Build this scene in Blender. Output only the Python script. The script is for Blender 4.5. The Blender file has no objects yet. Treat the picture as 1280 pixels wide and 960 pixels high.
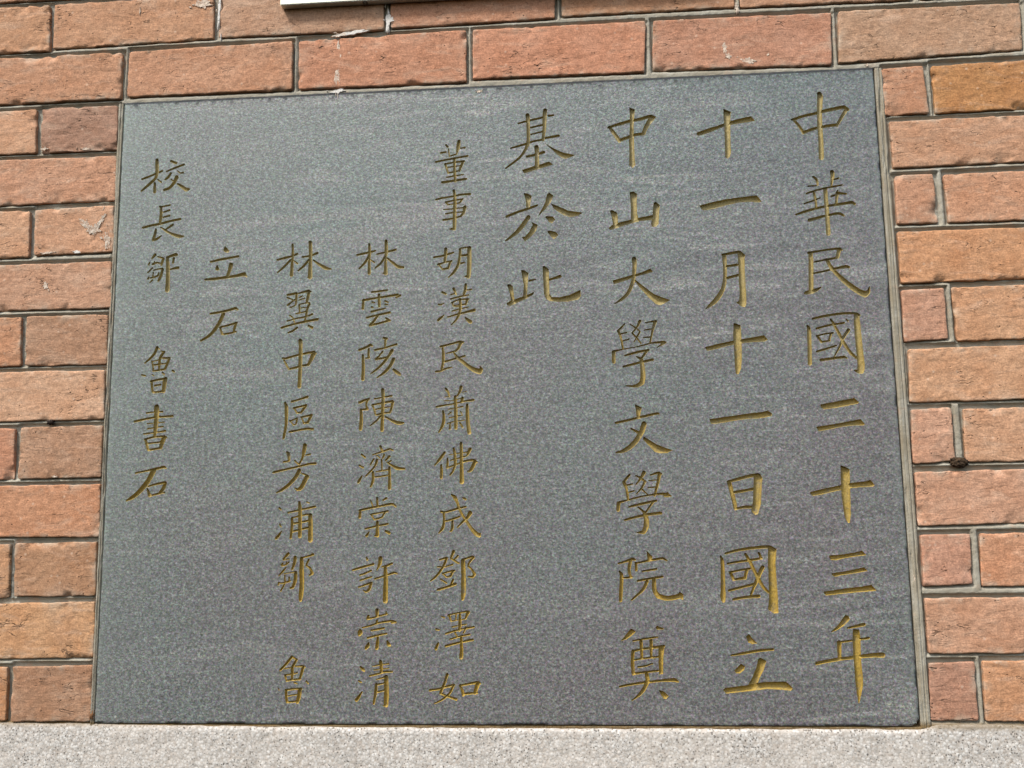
import bpy, bmesh, math, random
import numpy as np
from mathutils import Vector, Matrix

S = bpy.context.scene
COL = S.collection

# ------------------------------------------------------------------ camera, sky, sun, exposure
cam_d = bpy.data.cameras.new('camera')
cam = bpy.data.objects.new('camera', cam_d); COL.objects.link(cam)
cam_d.sensor_width = 36.0
cam_d.lens = 36.0 * 1157.1 / 1280.0
cam_d.clip_start = 0.01; cam_d.clip_end = 200.0
cam.matrix_world = Matrix(((0.9969733751545148, 0.023428885512584385, 0.07412945808957033, 0.61472402),
                           (0.07667462295250113, -0.13872892850406945, -0.9873577297976679, -1.15862019),
                           (-0.01284879092004137, 0.9900532166099714, -0.14010544904514624, 0.25038715),
                           (0, 0, 0, 1)))
S.camera = cam

SUN = Vector((-0.40, -0.46, 0.86)).normalized()        # towards the light: high, from the upper left in front of the wall
w = bpy.data.worlds.new('World'); S.world = w; w.use_nodes = True
nt = w.node_tree; bg = nt.nodes['Background']
sky = nt.nodes.new('ShaderNodeTexSky'); sky.sky_type = 'NISHITA'; sky.sun_disc = False
sky.sun_elevation = math.asin(SUN.z); sky.sun_rotation = math.atan2(SUN.x, SUN.y)
sky.air_density = 1.6; sky.dust_density = 4.0; sky.ozone_density = 1.0
nt.links.new(sky.outputs[0], bg.inputs[0]); bg.inputs[1].default_value = 0.075
sl = bpy.data.lights.new('sun', 'SUN'); sl.energy = 1.6; sl.angle = math.radians(10); sl.color = (1.0, 0.96, 0.90)
so = bpy.data.objects.new('sun', sl); COL.objects.link(so); so.location = SUN * 6
so.rotation_euler = (-SUN).to_track_quat('-Z', 'Y').to_euler()
S.view_settings.view_transform = 'Standard'; S.view_settings.look = 'None'
S.view_settings.exposure = 1.50; S.view_settings.gamma = 1.0

rng = np.random.default_rng(7)

# ------------------------------------------------------------------ helpers
def lin(c):
    out = []
    for v in c:
        v = v / 255.0
        out.append(v / 12.92 if v <= 0.04045 else ((v + 0.055) / 1.055) ** 2.4)
    return out

def vnoise(x, z, seed=0):
    xi = np.floor(x).astype(np.int64); zi = np.floor(z).astype(np.int64)
    fx = x - xi; fz = z - zi
    fx = fx * fx * (3 - 2 * fx); fz = fz * fz * (3 - 2 * fz)
    def h(a, b):
        n = (a * 374761393 + b * 668265263 + seed * 974711) & 0xFFFFFFFF
        n = ((n ^ (n >> 13)) * 1274126177) & 0xFFFFFFFF
        n = n ^ (n >> 16)
        return (n & 0xFFFF) / 32767.5 - 1.0
    a = h(xi, zi); b = h(xi + 1, zi); c = h(xi, zi + 1); d = h(xi + 1, zi + 1)
    return (a * (1 - fx) + b * fx) * (1 - fz) + (c * (1 - fx) + d * fx) * fz

def fbm(x, z, seed=0, octv=4):
    t = 0; a = 1.0; s = 0
    for k in range(octv):
        t = t + a * vnoise(x, z, seed + k * 17); s += a
        x = x * 2.03; z = z * 2.03; a *= 0.5
    return t / s

def np_mesh(name, verts, faces_list, mat=None, parent=None, smooth=False, attr=None):
    """faces_list: list of (n,k) int arrays"""
    me = bpy.data.meshes.new(name)
    me.vertices.add(len(verts)); me.vertices.foreach_set('co', np.asarray(verts, np.float32).ravel())
    faces_list = [f for f in faces_list if len(f)]
    nl = sum(f.size for f in faces_list); nf = sum(len(f) for f in faces_list)
    me.loops.add(nl); me.polygons.add(nf)
    me.loops.foreach_set('vertex_index', np.concatenate([f.ravel() for f in faces_list]).astype(np.int32))
    tot = np.concatenate([np.full(len(f), f.shape[1], np.int32) for f in faces_list])
    st = np.concatenate([[0], np.cumsum(tot)[:-1]]).astype(np.int32)
    me.polygons.foreach_set('loop_start', st)
    if smooth: me.polygons.foreach_set('use_smooth', np.ones(nf, bool))
    me.update(calc_edges=True); me.validate()
    if attr is not None:
        a = me.color_attributes.new('tint', 'FLOAT_COLOR', 'POINT')
        a.data.foreach_set('color', np.asarray(attr, np.float32).ravel())
    if mat: me.materials.append(mat)
    o = bpy.data.objects.new(name, me); COL.objects.link(o)
    if parent: o.parent = parent
    return o

def grid_faces(nu, nv, off=0):
    i = np.arange(nv - 1)[:, None] * nu + np.arange(nu - 1)[None, :]
    i = i.ravel() + off
    return np.stack([i, i + 1, i + 1 + nu, i + nu], 1)

def bm_obj(name, bm, mat, parent=None, smooth=False):
    me = bpy.data.meshes.new(name); bm.to_mesh(me); bm.free()
    if smooth:
        for p in me.polygons: p.use_smooth = True
    me.materials.append(mat)
    o = bpy.data.objects.new(name, me); COL.objects.link(o)
    if parent: o.parent = parent
    return o

def tag(o, label, cat, group=None):
    o['label'] = label; o['category'] = cat
    if group: o['group'] = group
    return o

def empty(name, loc=(0, 0, 0)):
    o = bpy.data.objects.new(name, None); COL.objects.link(o); o.location = loc; o.empty_display_size = 0.05
    return o

# ------------------------------------------------------------------ material helpers
class NT:
    def __init__(s, name, rough=0.8, spec=0.5, metallic=0.0):
        s.m = bpy.data.materials.new(name); s.m.use_nodes = True
        s.t = s.m.node_tree; s.b = s.t.nodes['Principled BSDF']
        s.b.inputs['Roughness'].default_value = rough
        s.b.inputs['Specular IOR Level'].default_value = spec
        s.b.inputs['Metallic'].default_value = metallic
        s.co = s.n('ShaderNodeTexCoord').outputs['Object']
    def n(s, t, **k):
        x = s.t.nodes.new(t)
        for a, b in k.items(): setattr(x, a, b)
        return x
    def L(s, a, b): s.t.links.new(a, b)
    def put(s, sock, v):
        if isinstance(v, bpy.types.NodeSocket): s.L(v, sock)
        else:
            if hasattr(sock.default_value, '__len__') and not hasattr(v, '__len__'): v = (v,) * 3
            if hasattr(sock.default_value, '__len__') and len(sock.default_value) == 4 and len(v) == 3: v = (*v, 1)
            sock.default_value = v
    def vec(s, scale, off=(0, 0, 0), rot=(0, 0, 0)):
        m = s.n('ShaderNodeMapping'); s.L(s.co, m.inputs[0])
        m.inputs['Scale'].default_value = scale; m.inputs['Location'].default_value = off; m.inputs['Rotation'].default_value = rot
        return m.outputs[0]
    def noise(s, scale, detail=3, rough=0.5, vec=None, dist=0.0, color=False):
        x = s.n('ShaderNodeTexNoise'); s.L(vec if vec is not None else s.co, x.inputs['Vector'])
        x.inputs['Scale'].default_value = scale; x.inputs['Detail'].default_value = detail
        x.inputs['Roughness'].default_value = rough; x.inputs['Distortion'].default_value = dist
        return x.outputs['Color' if color else 'Fac']
    def voro(s, scale, out='Color', feature='F1', vec=None, rand=1.0):
        x = s.n('ShaderNodeTexVoronoi', feature=feature); s.L(vec if vec is not None else s.co, x.inputs['Vector'])
        x.inputs['Scale'].default_value = scale; x.inputs['Randomness'].default_value = rand
        return x.outputs[out]
    def rng(s, v, a, b, c=0.0, d=1.0, smooth=False):
        x = s.n('ShaderNodeMapRange'); s.put(x.inputs[0], v)
        if smooth: x.interpolation_type = 'SMOOTHSTEP'
        for i, k in enumerate((a, b, c, d)): x.inputs[i + 1].default_value = k
        return x.outputs[0]
    def mix(s, fac, a, b, mode='MIX'):
        x = s.n('ShaderNodeMix', data_type='RGBA', blend_type=mode)
        s.put(x.inputs[0], fac); s.put(x.inputs[6], a); s.put(x.inputs[7], b)
        return x.outputs[2]
    def math(s, op, a, b=0.0, c=0.0):
        x = s.n('ShaderNodeMath', operation=op); s.put(x.inputs[0], a); s.put(x.inputs[1], b); s.put(x.inputs[2], c)
        return x.outputs[0]
    def sep(s, v, i):
        x = s.n('ShaderNodeSeparateXYZ'); s.L(v, x.inputs[0]); return x.outputs[i]
    def bump(s, h, dist, strength=1.0, prev=None):
        x = s.n('ShaderNodeBump'); s.put(x.inputs['Height'], h)
        x.inputs['Distance'].default_value = dist; x.inputs['Strength'].default_value = strength
        if prev is not None: s.L(prev, x.inputs['Normal'])
        return x.outputs[0]
    def done(s, col, normal=None, rough=None):
        s.put(s.b.inputs['Base Color'], col)
        if normal is not None: s.L(normal, s.b.inputs['Normal'])
        if rough is not None: s.put(s.b.inputs['Roughness'], rough)
        return s.m

ALB = 0.70      # photographed brightness -> albedo

def mat_stone():
    k = NT('grey_stone', rough=0.5, spec=0.65)
    big = k.noise(3.2, 4, 0.55)
    smear = k.noise(1.0, 5, 0.62, vec=k.vec((3, 3, 20), rot=(0, math.radians(9), 0)), dist=1.0)
    g0 = k.noise(170, 2, 0.6)
    g1 = k.noise(1.0, 3, 0.7, vec=k.vec((270, 380, 420)))
    g2 = k.noise(800, 2, 0.8)
    cell = k.voro(480, 'Color')
    cv = k.sep(cell, 0)
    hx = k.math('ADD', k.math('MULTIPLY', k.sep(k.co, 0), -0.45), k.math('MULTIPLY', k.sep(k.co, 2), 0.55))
    tone_sheen = k.math('ADD', k.rng(big, 0.3, 0.7, -0.3, 0.3), k.math('ADD', hx, 0.28))  # random stone tone plus cool sky sheen painted in towards the upper left
    base = k.mix(k.rng(tone_sheen, 0, 1, 0, 1), (0.124, 0.117, 0.121), (0.114, 0.145, 0.141))
    fine = k.noise(1.0, 5, 0.6, vec=k.vec((7, 7, 48), rot=(0, math.radians(4), 0)), dist=1.6)
    fm = k.rng(k.noise(2.4, 3, 0.5, vec=k.vec((1, 1, 1), off=(3.1, 0, 1.7))), 0.38, 0.6)
    base = k.mix(k.math('MULTIPLY', fm, k.rng(fine, 0.50, 0.68, 0, 0.75, True)), base, (0.205, 0.207, 0.202))
    base = k.mix(k.math('MULTIPLY', fm, k.rng(fine, 0.46, 0.30, 0, 0.5, True)), base, (0.080, 0.080, 0.082))
    base = k.mix(k.rng(smear, 0.50, 0.72, 0, 0.55, True), base, (0.175, 0.178, 0.176))
    grain = k.math('ADD', k.rng(g1, 0.3, 0.7, -0.7, 0.7), k.rng(g2, 0.3, 0.7, -0.45, 0.45))
    grain = k.math('ADD', grain, k.rng(cv, 0, 1, -0.5, 0.5))
    grain = k.math('ADD', grain, k.rng(g0, 0.3, 0.7, -0.35, 0.35))
    mul = k.math('EXPONENT', k.math('MULTIPLY', grain, 0.68))
    cc = k.n('ShaderNodeCombineXYZ')
    for i in range(3): k.L(mul, cc.inputs[i])
    base = k.mix(1.0, base, cc.outputs[0], 'MULTIPLY')
    # warm and cool mineral grains
    hue = k.noise(420, 1, 0.5, color=True)
    base = k.mix(0.4, base, k.mix(1.0, base, k.mix(1.0, hue, (2, 2, 2), 'MULTIPLY'), 'MULTIPLY'))
    spk = k.rng(k.voro(260, 'Distance'), 0.05, 0.16, 1, 0)
    spk = k.math('MULTIPLY', spk, k.rng(k.sep(k.voro(260, 'Color'), 1), 0.86, 0.9))
    base = k.mix(k.math('MULTIPLY', spk, 0.6), base, (0.40, 0.40, 0.38))
    # a little paler and greener towards the left and right rim, with dark chips along the top edge
    zz = k.sep(k.co, 2); xx = k.sep(k.co, 0)
    rim = k.math('ADD', k.math('MULTIPLY', k.rng(xx, -0.5, -0.488, 1, 0, True), 0.2), k.math('MULTIPLY', k.rng(xx, -0.5, -0.40, 1, 0, True), k.rng(big, 0.3, 0.6, 0.05, 0.22)))
    rim2 = k.math('MULTIPLY', k.rng(xx, 0.484, 0.498, 0, 1, True), k.rng(k.noise(30, 3, 0.6), 0.4, 0.6, 0, 0.3))
    base = k.mix(k.math('ADD', rim, rim2), base, (0.18, 0.215, 0.20))
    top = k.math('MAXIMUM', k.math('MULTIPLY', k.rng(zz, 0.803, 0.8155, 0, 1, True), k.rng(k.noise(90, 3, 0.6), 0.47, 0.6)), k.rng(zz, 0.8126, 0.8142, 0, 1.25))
    dsp = k.math('MULTIPLY', k.rng(k.voro(430, 'Distance'), 0.2, 0.4, 1, 0), k.math('GREATER_THAN', k.math('ADD', k.sep(k.voro(430, 'Color'), 2), k.rng(zz, 0.0, 0.6, 0.0, -0.12)), 0.80))
    base = k.mix(k.math('MULTIPLY', dsp, 0.6), base, (0.035, 0.036, 0.033))
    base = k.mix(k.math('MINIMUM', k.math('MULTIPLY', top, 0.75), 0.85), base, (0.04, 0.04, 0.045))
    n = k.bump(g1, 0.0006, 0.5)
    n = k.bump(cv, 0.0004, 0.35, n)
    ro = k.rng(g2, 0.3, 0.7, 0.30, 0.48)
    k.L(k.math('MULTIPLY', k.math('SUBTRACT', 1.0, k.math('MINIMUM', top, 1.0)), 0.65), k.b.inputs['Specular IOR Level'])
    ro = k.math('ADD', ro, k.math('MULTIPLY', k.math('MINIMUM', top, 1.0), 0.5))
    return k.done(base, n, ro)

def mat_gold():
    k = NT('gold_paint', rough=0.5, spec=0.4)
    n1 = k.noise(60, 4, 0.6); n2 = k.noise(500, 3, 0.7)
    height_tone = k.math('ADD', k.rng(k.sep(k.co, 2), 0.12, 0.62), k.rng(n1, 0.3, 0.7, -0.25, 0.25))  # paler gold towards the top of the plaque, richer lower down, with noise
    c = k.mix(height_tone, (0.350, 0.242, 0.046), (0.320, 0.268, 0.115))
    c = k.mix(k.rng(n2, 0.40, 0.64, 0, 0.55), c, (0.13, 0.088, 0.026))
    c = k.mix(k.rng(k.noise(110, 4, 0.7), 0.55, 0.68, 0, 0.55), c, (0.14, 0.125, 0.09))
    c = k.mix(k.math('MULTIPLY', k.rng(n1, 0.62, 0.72), 0.5), c, (0.16, 0.15, 0.13))
    return k.done(c, k.bump(n2, 0.0005, 0.5))

def mat_brick():
    k = NT('brick', rough=0.85, spec=0.25)
    at = k.n('ShaderNodeAttribute', attribute_name='tint').outputs['Color']
    n1 = k.noise(24, 5, 0.6); n2 = k.noise(150, 4, 0.65); n3 = k.noise(480, 2, 0.75); n4 = k.noise(11, 4, 0.6)
    st = k.noise(1, 4, 0.6, vec=k.vec((18, 18, 60)), dist=1.0)
    c = k.mix(k.rng(n1, 0.45, 0.75, 0, 0.75), at, k.mix(1.0, at, (1.16, 1.30, 1.42), 'MULTIPLY'))
    c = k.mix(k.rng(n1, 0.46, 0.25, 0, 0.5), c, k.mix(1.0, at, (0.92, 0.80, 0.70), 'MULTIPLY'))
    c = k.mix(k.rng(n4, 0.58, 0.8, 0, 0.4), c, (0.30, 0.23, 0.18))
    c = k.mix(k.rng(st, 0.54, 0.72, 0, 0.35), c, (0.50, 0.36, 0.27))
    grain = k.math('ADD', k.rng(n2, 0.3, 0.7, -0.2, 0.2), k.rng(n3, 0.3, 0.7, -0.26, 0.26))
    e = k.math('EXPONENT', grain); cc = k.n('ShaderNodeCombineXYZ')
    for i in range(3): k.L(e, cc.inputs[i])
    c = k.mix(1.0, c, cc.outputs[0], 'MULTIPLY')
    # folded-clay wrinkles: short dark tears lying along the brick
    wv = k.noise(1, 2, 0.5, vec=k.vec((30, 30, 105), rot=(0, math.radians(22), 0)), dist=0.7)
    line = k.rng(k.math('ABSOLUTE', k.math('SUBTRACT', wv, 0.5)), 0.0, 0.02, 1, 0)
    mask = k.math('MULTIPLY', k.rng(k.noise(15, 2, 0.6), 0.54, 0.62), k.rng(k.noise(95, 2, 0.5), 0.47, 0.56))
    crack = k.math('MULTIPLY', line, mask)
    c = k.mix(k.math('MULTIPLY', crack, 0.6), c, (0.07, 0.045, 0.028))
    pit = k.math('MULTIPLY', k.rng(k.voro(150, 'Distance'), 0.06, 0.16, 1, 0), k.rng(k.sep(k.voro(150, 'Color'), 0), 0.88, 0.92))
    c = k.mix(k.math('MULTIPLY', pit, 0.55), c, (0.06, 0.035, 0.02))
    lum = k.math('MULTIPLY', k.rng(k.voro(110, 'Distance'), 0.05, 0.25, 1, 0), k.rng(k.sep(k.voro(110, 'Color'), 2), 0.84, 0.9))
    c = k.mix(k.math('MULTIPLY', lum, 0.35), c, (0.66, 0.55, 0.45))
    # lime bloom and mortar film near some edges
    ed = k.n('ShaderNodeAttribute', attribute_name='tint').outputs['Alpha']
    film = k.math('MULTIPLY', ed, k.rng(k.noise(38, 4, 0.65), 0.50, 0.64))
    c = k.mix(k.math('MULTIPLY', film, 0.75), c, (0.40, 0.34, 0.27))
    dirt = k.math('MULTIPLY', ed, k.rng(k.noise(30, 4, 0.65, vec=k.vec((1, 1, 1), off=(4, 2, 7))), 0.54, 0.66))
    c = k.mix(k.math('MULTIPLY', dirt, 0.4), c, (0.15, 0.085, 0.035))
    drag = k.noise(1, 4, 0.65, vec=k.vec((30, 30, 95), rot=(0, math.radians(24), 0)), dist=1.0)
    nn = k.bump(drag, 0.0020, 0.55)
    nn = k.bump(n2, 0.0011, 0.5, nn)
    nn = k.bump(n3, 0.0004, 0.4, nn)
    nn = k.bump(k.math('ADD', crack, pit), -0.0020, 0.9, nn)
    return k.done(c, nn)

def mat_mortar():
    k = NT('mortar', rough=0.9, spec=0.2)
    n1 = k.noise(22, 4, 0.6); n2 = k.noise(260, 3, 0.7); n3 = k.noise(900, 2, 0.7)
    c = k.mix(k.rng(n1, 0.3, 0.7), (0.235, 0.205, 0.155), (0.35, 0.345, 0.305))
    c = k.mix(k.rng(n2, 0.35, 0.65, 0.0, 0.5), c, (0.25, 0.23, 0.18))
    c = k.mix(k.rng(k.noise(45, 3, 0.6), 0.58, 0.72, 0, 0.6), c, (0.36, 0.24, 0.17))
    # rusty dirt in the seam above the plinth
    zz = k.sep(k.co, 2)
    c = k.mix(k.rng(zz, 0.0, 0.006, 0.9, 0), c, (0.13, 0.075, 0.02))
    stv = k.noise(1, 3, 0.6, vec=k.vec((420, 420, 14)))
    nearp = k.math('MULTIPLY', k.math('LESS_THAN', k.math('ABSOLUTE', k.math('SUBTRACT', k.sep(k.co, 0), 0.05)), 0.5145), k.math('LESS_THAN', zz, 0.815))
    c = k.mix(k.math('MULTIPLY', nearp, k.rng(stv, 0.42, 0.62, 0, 0.55)), c, (0.20, 0.165, 0.105))
    return k.done(c, k.bump(n3, 0.0004, 0.5, k.bump(n2, 0.0012, 0.7)))

def mat_plinth():
    k = NT('washed_granite_plaster', rough=0.85, spec=0.3)
    a = k.voro(300, 'Color'); d = k.voro(300, 'Distance'); a2 = k.voro(460, 'Color')
    v = k.sep(a, 0)
    c = k.mix(k.rng(v, 0, 1), (0.34, 0.325, 0.305), (0.63, 0.62, 0.60))
    c = k.mix(k.rng(k.sep(a, 1), 0.66, 0.9, 0, 0.4), c, (0.48, 0.40, 0.34))
    c = k.mix(k.rng(k.sep(a2, 0), 0.4, 1.0, 0, 0.5), c, (0.70, 0.69, 0.68))
    c = k.mix(k.rng(d, 0.32, 0.62, 0, 0.45), c, (0.30, 0.26, 0.22))
    dk = k.math('MULTIPLY', k.rng(k.sep(a2, 1), 0.80, 0.84), k.rng(k.voro(460, 'Distance'), 0.45, 0.65, 1, 0))
    c = k.mix(k.math('MULTIPLY', dk, 0.75), c, (0.035, 0.03, 0.025))
    st = k.noise(9, 4, 0.6)
    c = k.mix(k.rng(st, 0.48, 0.72, 0, 0.4), c, (0.52, 0.47, 0.42))
    c = k.mix(k.rng(k.noise(1, 4, 0.6, vec=k.vec((22, 22, 5))), 0.56, 0.72, 0, 0.25), c, (0.30, 0.27, 0.24))
    zz = k.sep(k.co, 2)
    c = k.mix(k.rng(zz, 0.334, 0.339, 0, 0.75), c, (0.16, 0.12, 0.07))
    return k.done(c, k.bump(d, -0.0006, 0.5, k.bump(k.sep(a2, 2), 0.0003, 0.5)))

def mat_plain(name, col, rough=0.7, metallic=0.0, var=0.3, scale=200, bump=0.0004):
    k = NT(name, rough=rough, metallic=metallic)
    n = k.noise(scale, 4, 0.65)
    c = k.mix(k.rng(n, 0.3, 0.7), [v * (1 - var) for v in col], [min(1, v * (1 + var)) for v in col])
    return k.done(c, k.bump(n, bump, 0.6))

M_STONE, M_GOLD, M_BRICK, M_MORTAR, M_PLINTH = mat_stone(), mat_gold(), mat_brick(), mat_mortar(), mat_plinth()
M_STEEL = mat_plain('brushed_steel', (0.50, 0.52, 0.46), 0.5, 0.5, 0.12, 40, 0.0001)
M_PANEL = mat_plain('white_panel', (0.74, 0.74, 0.70), 0.4, 0.0, 0.03, 30, 0.0001)
M_SCREW = mat_plain('dark_screw', (0.10, 0.085, 0.06), 0.6, 0.4)
def mat_film(name, col, lo, hi):
    k = NT(name, rough=0.9)
    n = k.noise(260, 4, 0.7)
    c = k.mix(k.rng(n, 0.3, 0.7), [v * 0.85 for v in col], [v * 1.1 for v in col])
    k.put(k.b.inputs['Alpha'], k.rng(k.noise(150, 4, 0.7), lo, hi))
    return k.done(c)
M_SPLASH = mat_film('white_plaster', (0.62, 0.60, 0.57), 0.34, 0.46)
M_SCUFF = mat_film('chalky_scuff', (0.60, 0.54, 0.46), 0.36, 0.66)
M_SMEAR = mat_film('lime_smear', (0.60, 0.50, 0.41), 0.34, 0.56)
M_MUD = mat_plain('dry_mud', (0.040, 0.022, 0.009), 0.95, 0.0, 0.8, 420, 0.002)
M_RUST = mat_plain('rusty_iron', (0.022, 0.012, 0.007), 0.8, 0.1, 0.7, 300, 0.001)

# ------------------------------------------------------------------ brick wall
# corners of each brick seen (mm on the wall: top-left, top-right, bottom-right, bottom-left), face colour, side on which it runs on
BRICKS = [
 ([-188.5, 966.7, -115.8, 967.3, -111.7, 899.0, -183.9, 898.7], (190, 135, 98), -1),
 ([-108.8, 967.5, 119.5, 968.6, 122.7, 904.6, -107.2, 901.1], (190, 135, 100), 0),
 ([129.7, 968.6, 359.6, 966.8, 360.1, 903.8, 129.5, 905.4], (178, 135, 108), 0),
 ([368.5, 967.5, 592.1, 965.7, 592.0, 908.1, 368.8, 905.7], (190, 128, 98), 0),
 ([601.8, 966.3, 830.7, 963.9, 828.3, 910.6, 600.6, 909.9], (185, 130, 95), 0),
 ([839.1, 964.6, 1059.4, 960.1, 1055.7, 907.6, 835.5, 909.6], (180, 130, 100), 0),
 ([-183.4, 891.0, -7.5, 890.5, -5.4, 823.2, -178.8, 822.9], (185, 128, 95), -1),
 ([2.8, 890.6, 234.1, 893.9, 234.4, 824.1, 3.6, 825.1], (188, 130, 98), 0),
 ([243.0, 894.0, 472.4, 897.0, 472.0, 823.6, 243.3, 824.2], (192, 125, 95), 0),
 ([481.1, 897.1, 711.6, 896.3, 708.2, 825.0, 480.6, 827.1], (200, 130, 100), 0),
 ([721.1, 896.3, 952.2, 895.1, 948.9, 823.1, 718.7, 826.7], (185, 125, 100), 0),
 ([961.4, 896.2, 1190.9, 895.3, 1187.4, 831.9, 958.1, 824.8], (180, 140, 112), 0),
 ([-178.0, 810.6, -126.2, 813.4, -123.4, 750.3, -173.9, 750.2], (205, 150, 115), -1),
 ([-118.2, 814.2, -9.5, 813.6, -7.5, 749.7, -116.5, 750.0], (150, 110, 92), 0),
 ([-173.3, 742.1, -8.3, 741.2, -6.3, 678.4, -168.9, 676.9], (195, 138, 108), -1),
 ([-168.4, 668.4, -126.3, 668.5, -123.3, 603.4, -163.9, 602.6], (205, 150, 115), -1),
 ([-118.4, 668.7, -8.2, 671.2, -6.1, 606.6, -116.7, 605.4], (200, 145, 112), 0),
 ([-163.2, 592.6, -7.7, 593.4, -4.5, 529.8, -159.0, 530.7], (190, 140, 112), -1),
 ([-158.3, 520.3, -129.3, 520.5, -126.1, 454.4, -153.8, 453.5], (190, 130, 95), -1),
 ([-121.5, 520.8, -9.6, 520.8, -7.3, 454.1, -119.5, 454.2], (165, 122, 95), 0),
 ([-153.4, 447.0, -9.1, 446.1, -6.9, 381.6, -148.9, 380.8], (208, 158, 125), -1),
 ([-148.3, 371.3, -128.5, 371.4, -126.3, 304.4, -143.7, 304.2], (195, 130, 100), -1),
 ([-119.8, 372.3, -8.7, 373.2, -7.4, 305.6, -119.8, 305.4], (168, 125, 98), 0),
 ([-143.2, 295.9, -8.0, 296.9, -5.6, 229.5, -138.7, 230.5], (192, 128, 92), -1),
 ([-138.1, 220.8, -125.1, 221.1, -122.9, 154.0, -133.6, 154.0], (195, 140, 100), -1),
 ([-117.6, 221.6, -9.6, 223.5, -7.1, 155.7, -115.4, 154.9], (165, 118, 85), 0),
 ([-133.0, 145.0, -7.7, 147.8, -6.2, 79.3, -128.3, 76.6], (200, 145, 100), -1),
 ([-127.7, 67.7, -118.2, 67.7, -116.0, 2.5, -123.3, 2.5], (195, 130, 85), -1),
 ([-111.9, 68.2, -6.8, 69.6, -5.3, 1.9, -109.6, 1.5], (155, 112, 85), 0),
 ([1010.9, 814.4, 1063.0, 815.0, 1066.3, 751.4, 1011.7, 751.3], (190, 130, 98), 0),
 ([1073.0, 815.0, 1190.2, 818.7, 1184.5, 753.3, 1074.2, 751.1], (180, 118, 62), 1),
 ([1016.0, 742.0, 1183.6, 743.7, 1178.3, 682.6, 1016.8, 680.5], (195, 142, 110), 1),
 ([1018.0, 669.9, 1064.3, 670.6, 1067.3, 606.6, 1016.6, 606.5], (195, 138, 108), 0),
 ([1077.8, 668.4, 1177.4, 672.1, 1171.7, 606.8, 1079.0, 606.2], (205, 145, 112), 1),
 ([1015.9, 596.6, 1170.8, 596.5, 1165.2, 532.4, 1016.1, 530.1], (205, 142, 98), 1),
 ([1015.5, 520.9, 1066.8, 522.4, 1067.7, 458.7, 1014.8, 456.2], (195, 140, 115), 0),
 ([1076.4, 522.6, 1164.5, 524.3, 1158.7, 458.2, 1077.9, 455.4], (210, 152, 112), 1),
 ([1018.9, 446.5, 1157.9, 449.3, 1152.1, 382.4, 1016.2, 380.5], (205, 150, 112), 1),
 ([1016.5, 372.1, 1063.9, 373.1, 1063.7, 308.4, 1014.6, 305.3], (200, 145, 118), 0),
 ([1078.0, 371.3, 1151.2, 372.6, 1145.5, 306.9, 1076.6, 306.7], (205, 152, 118), 1),
 ([1015.8, 295.6, 1144.8, 298.3, 1139.2, 234.7, 1014.9, 231.5], (205, 150, 122), 1),
 ([1016.9, 220.1, 1074.5, 221.3, 1072.6, 162.4, 1016.2, 160.0], (195, 138, 115), 0),
 ([1086.5, 221.2, 1138.1, 221.6, 1132.6, 159.1, 1083.3, 159.5], (205, 140, 105), 1),
 ([1016.1, 146.0, 1131.6, 147.1, 1125.9, 82.2, 1016.0, 82.4], (200, 145, 115), 1),
 ([1016.1, 71.4, 1067.3, 73.2, 1066.4, 6.5, 1013.2, 6.3], (170, 120, 100), 0),
 ([1077.3, 73.6, 1125.3, 74.9, 1119.1, 4.9, 1074.5, 6.1], (200, 140, 100), 1),
]

wall = empty('brick_wall', (0.45, 0.0, 0.0))
tag(wall, 'wall of orange-pink bricks with grey mortar joints around the engraved plaque', 'wall')
WO = np.array([0.45, 0.0, 0.0])

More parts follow.
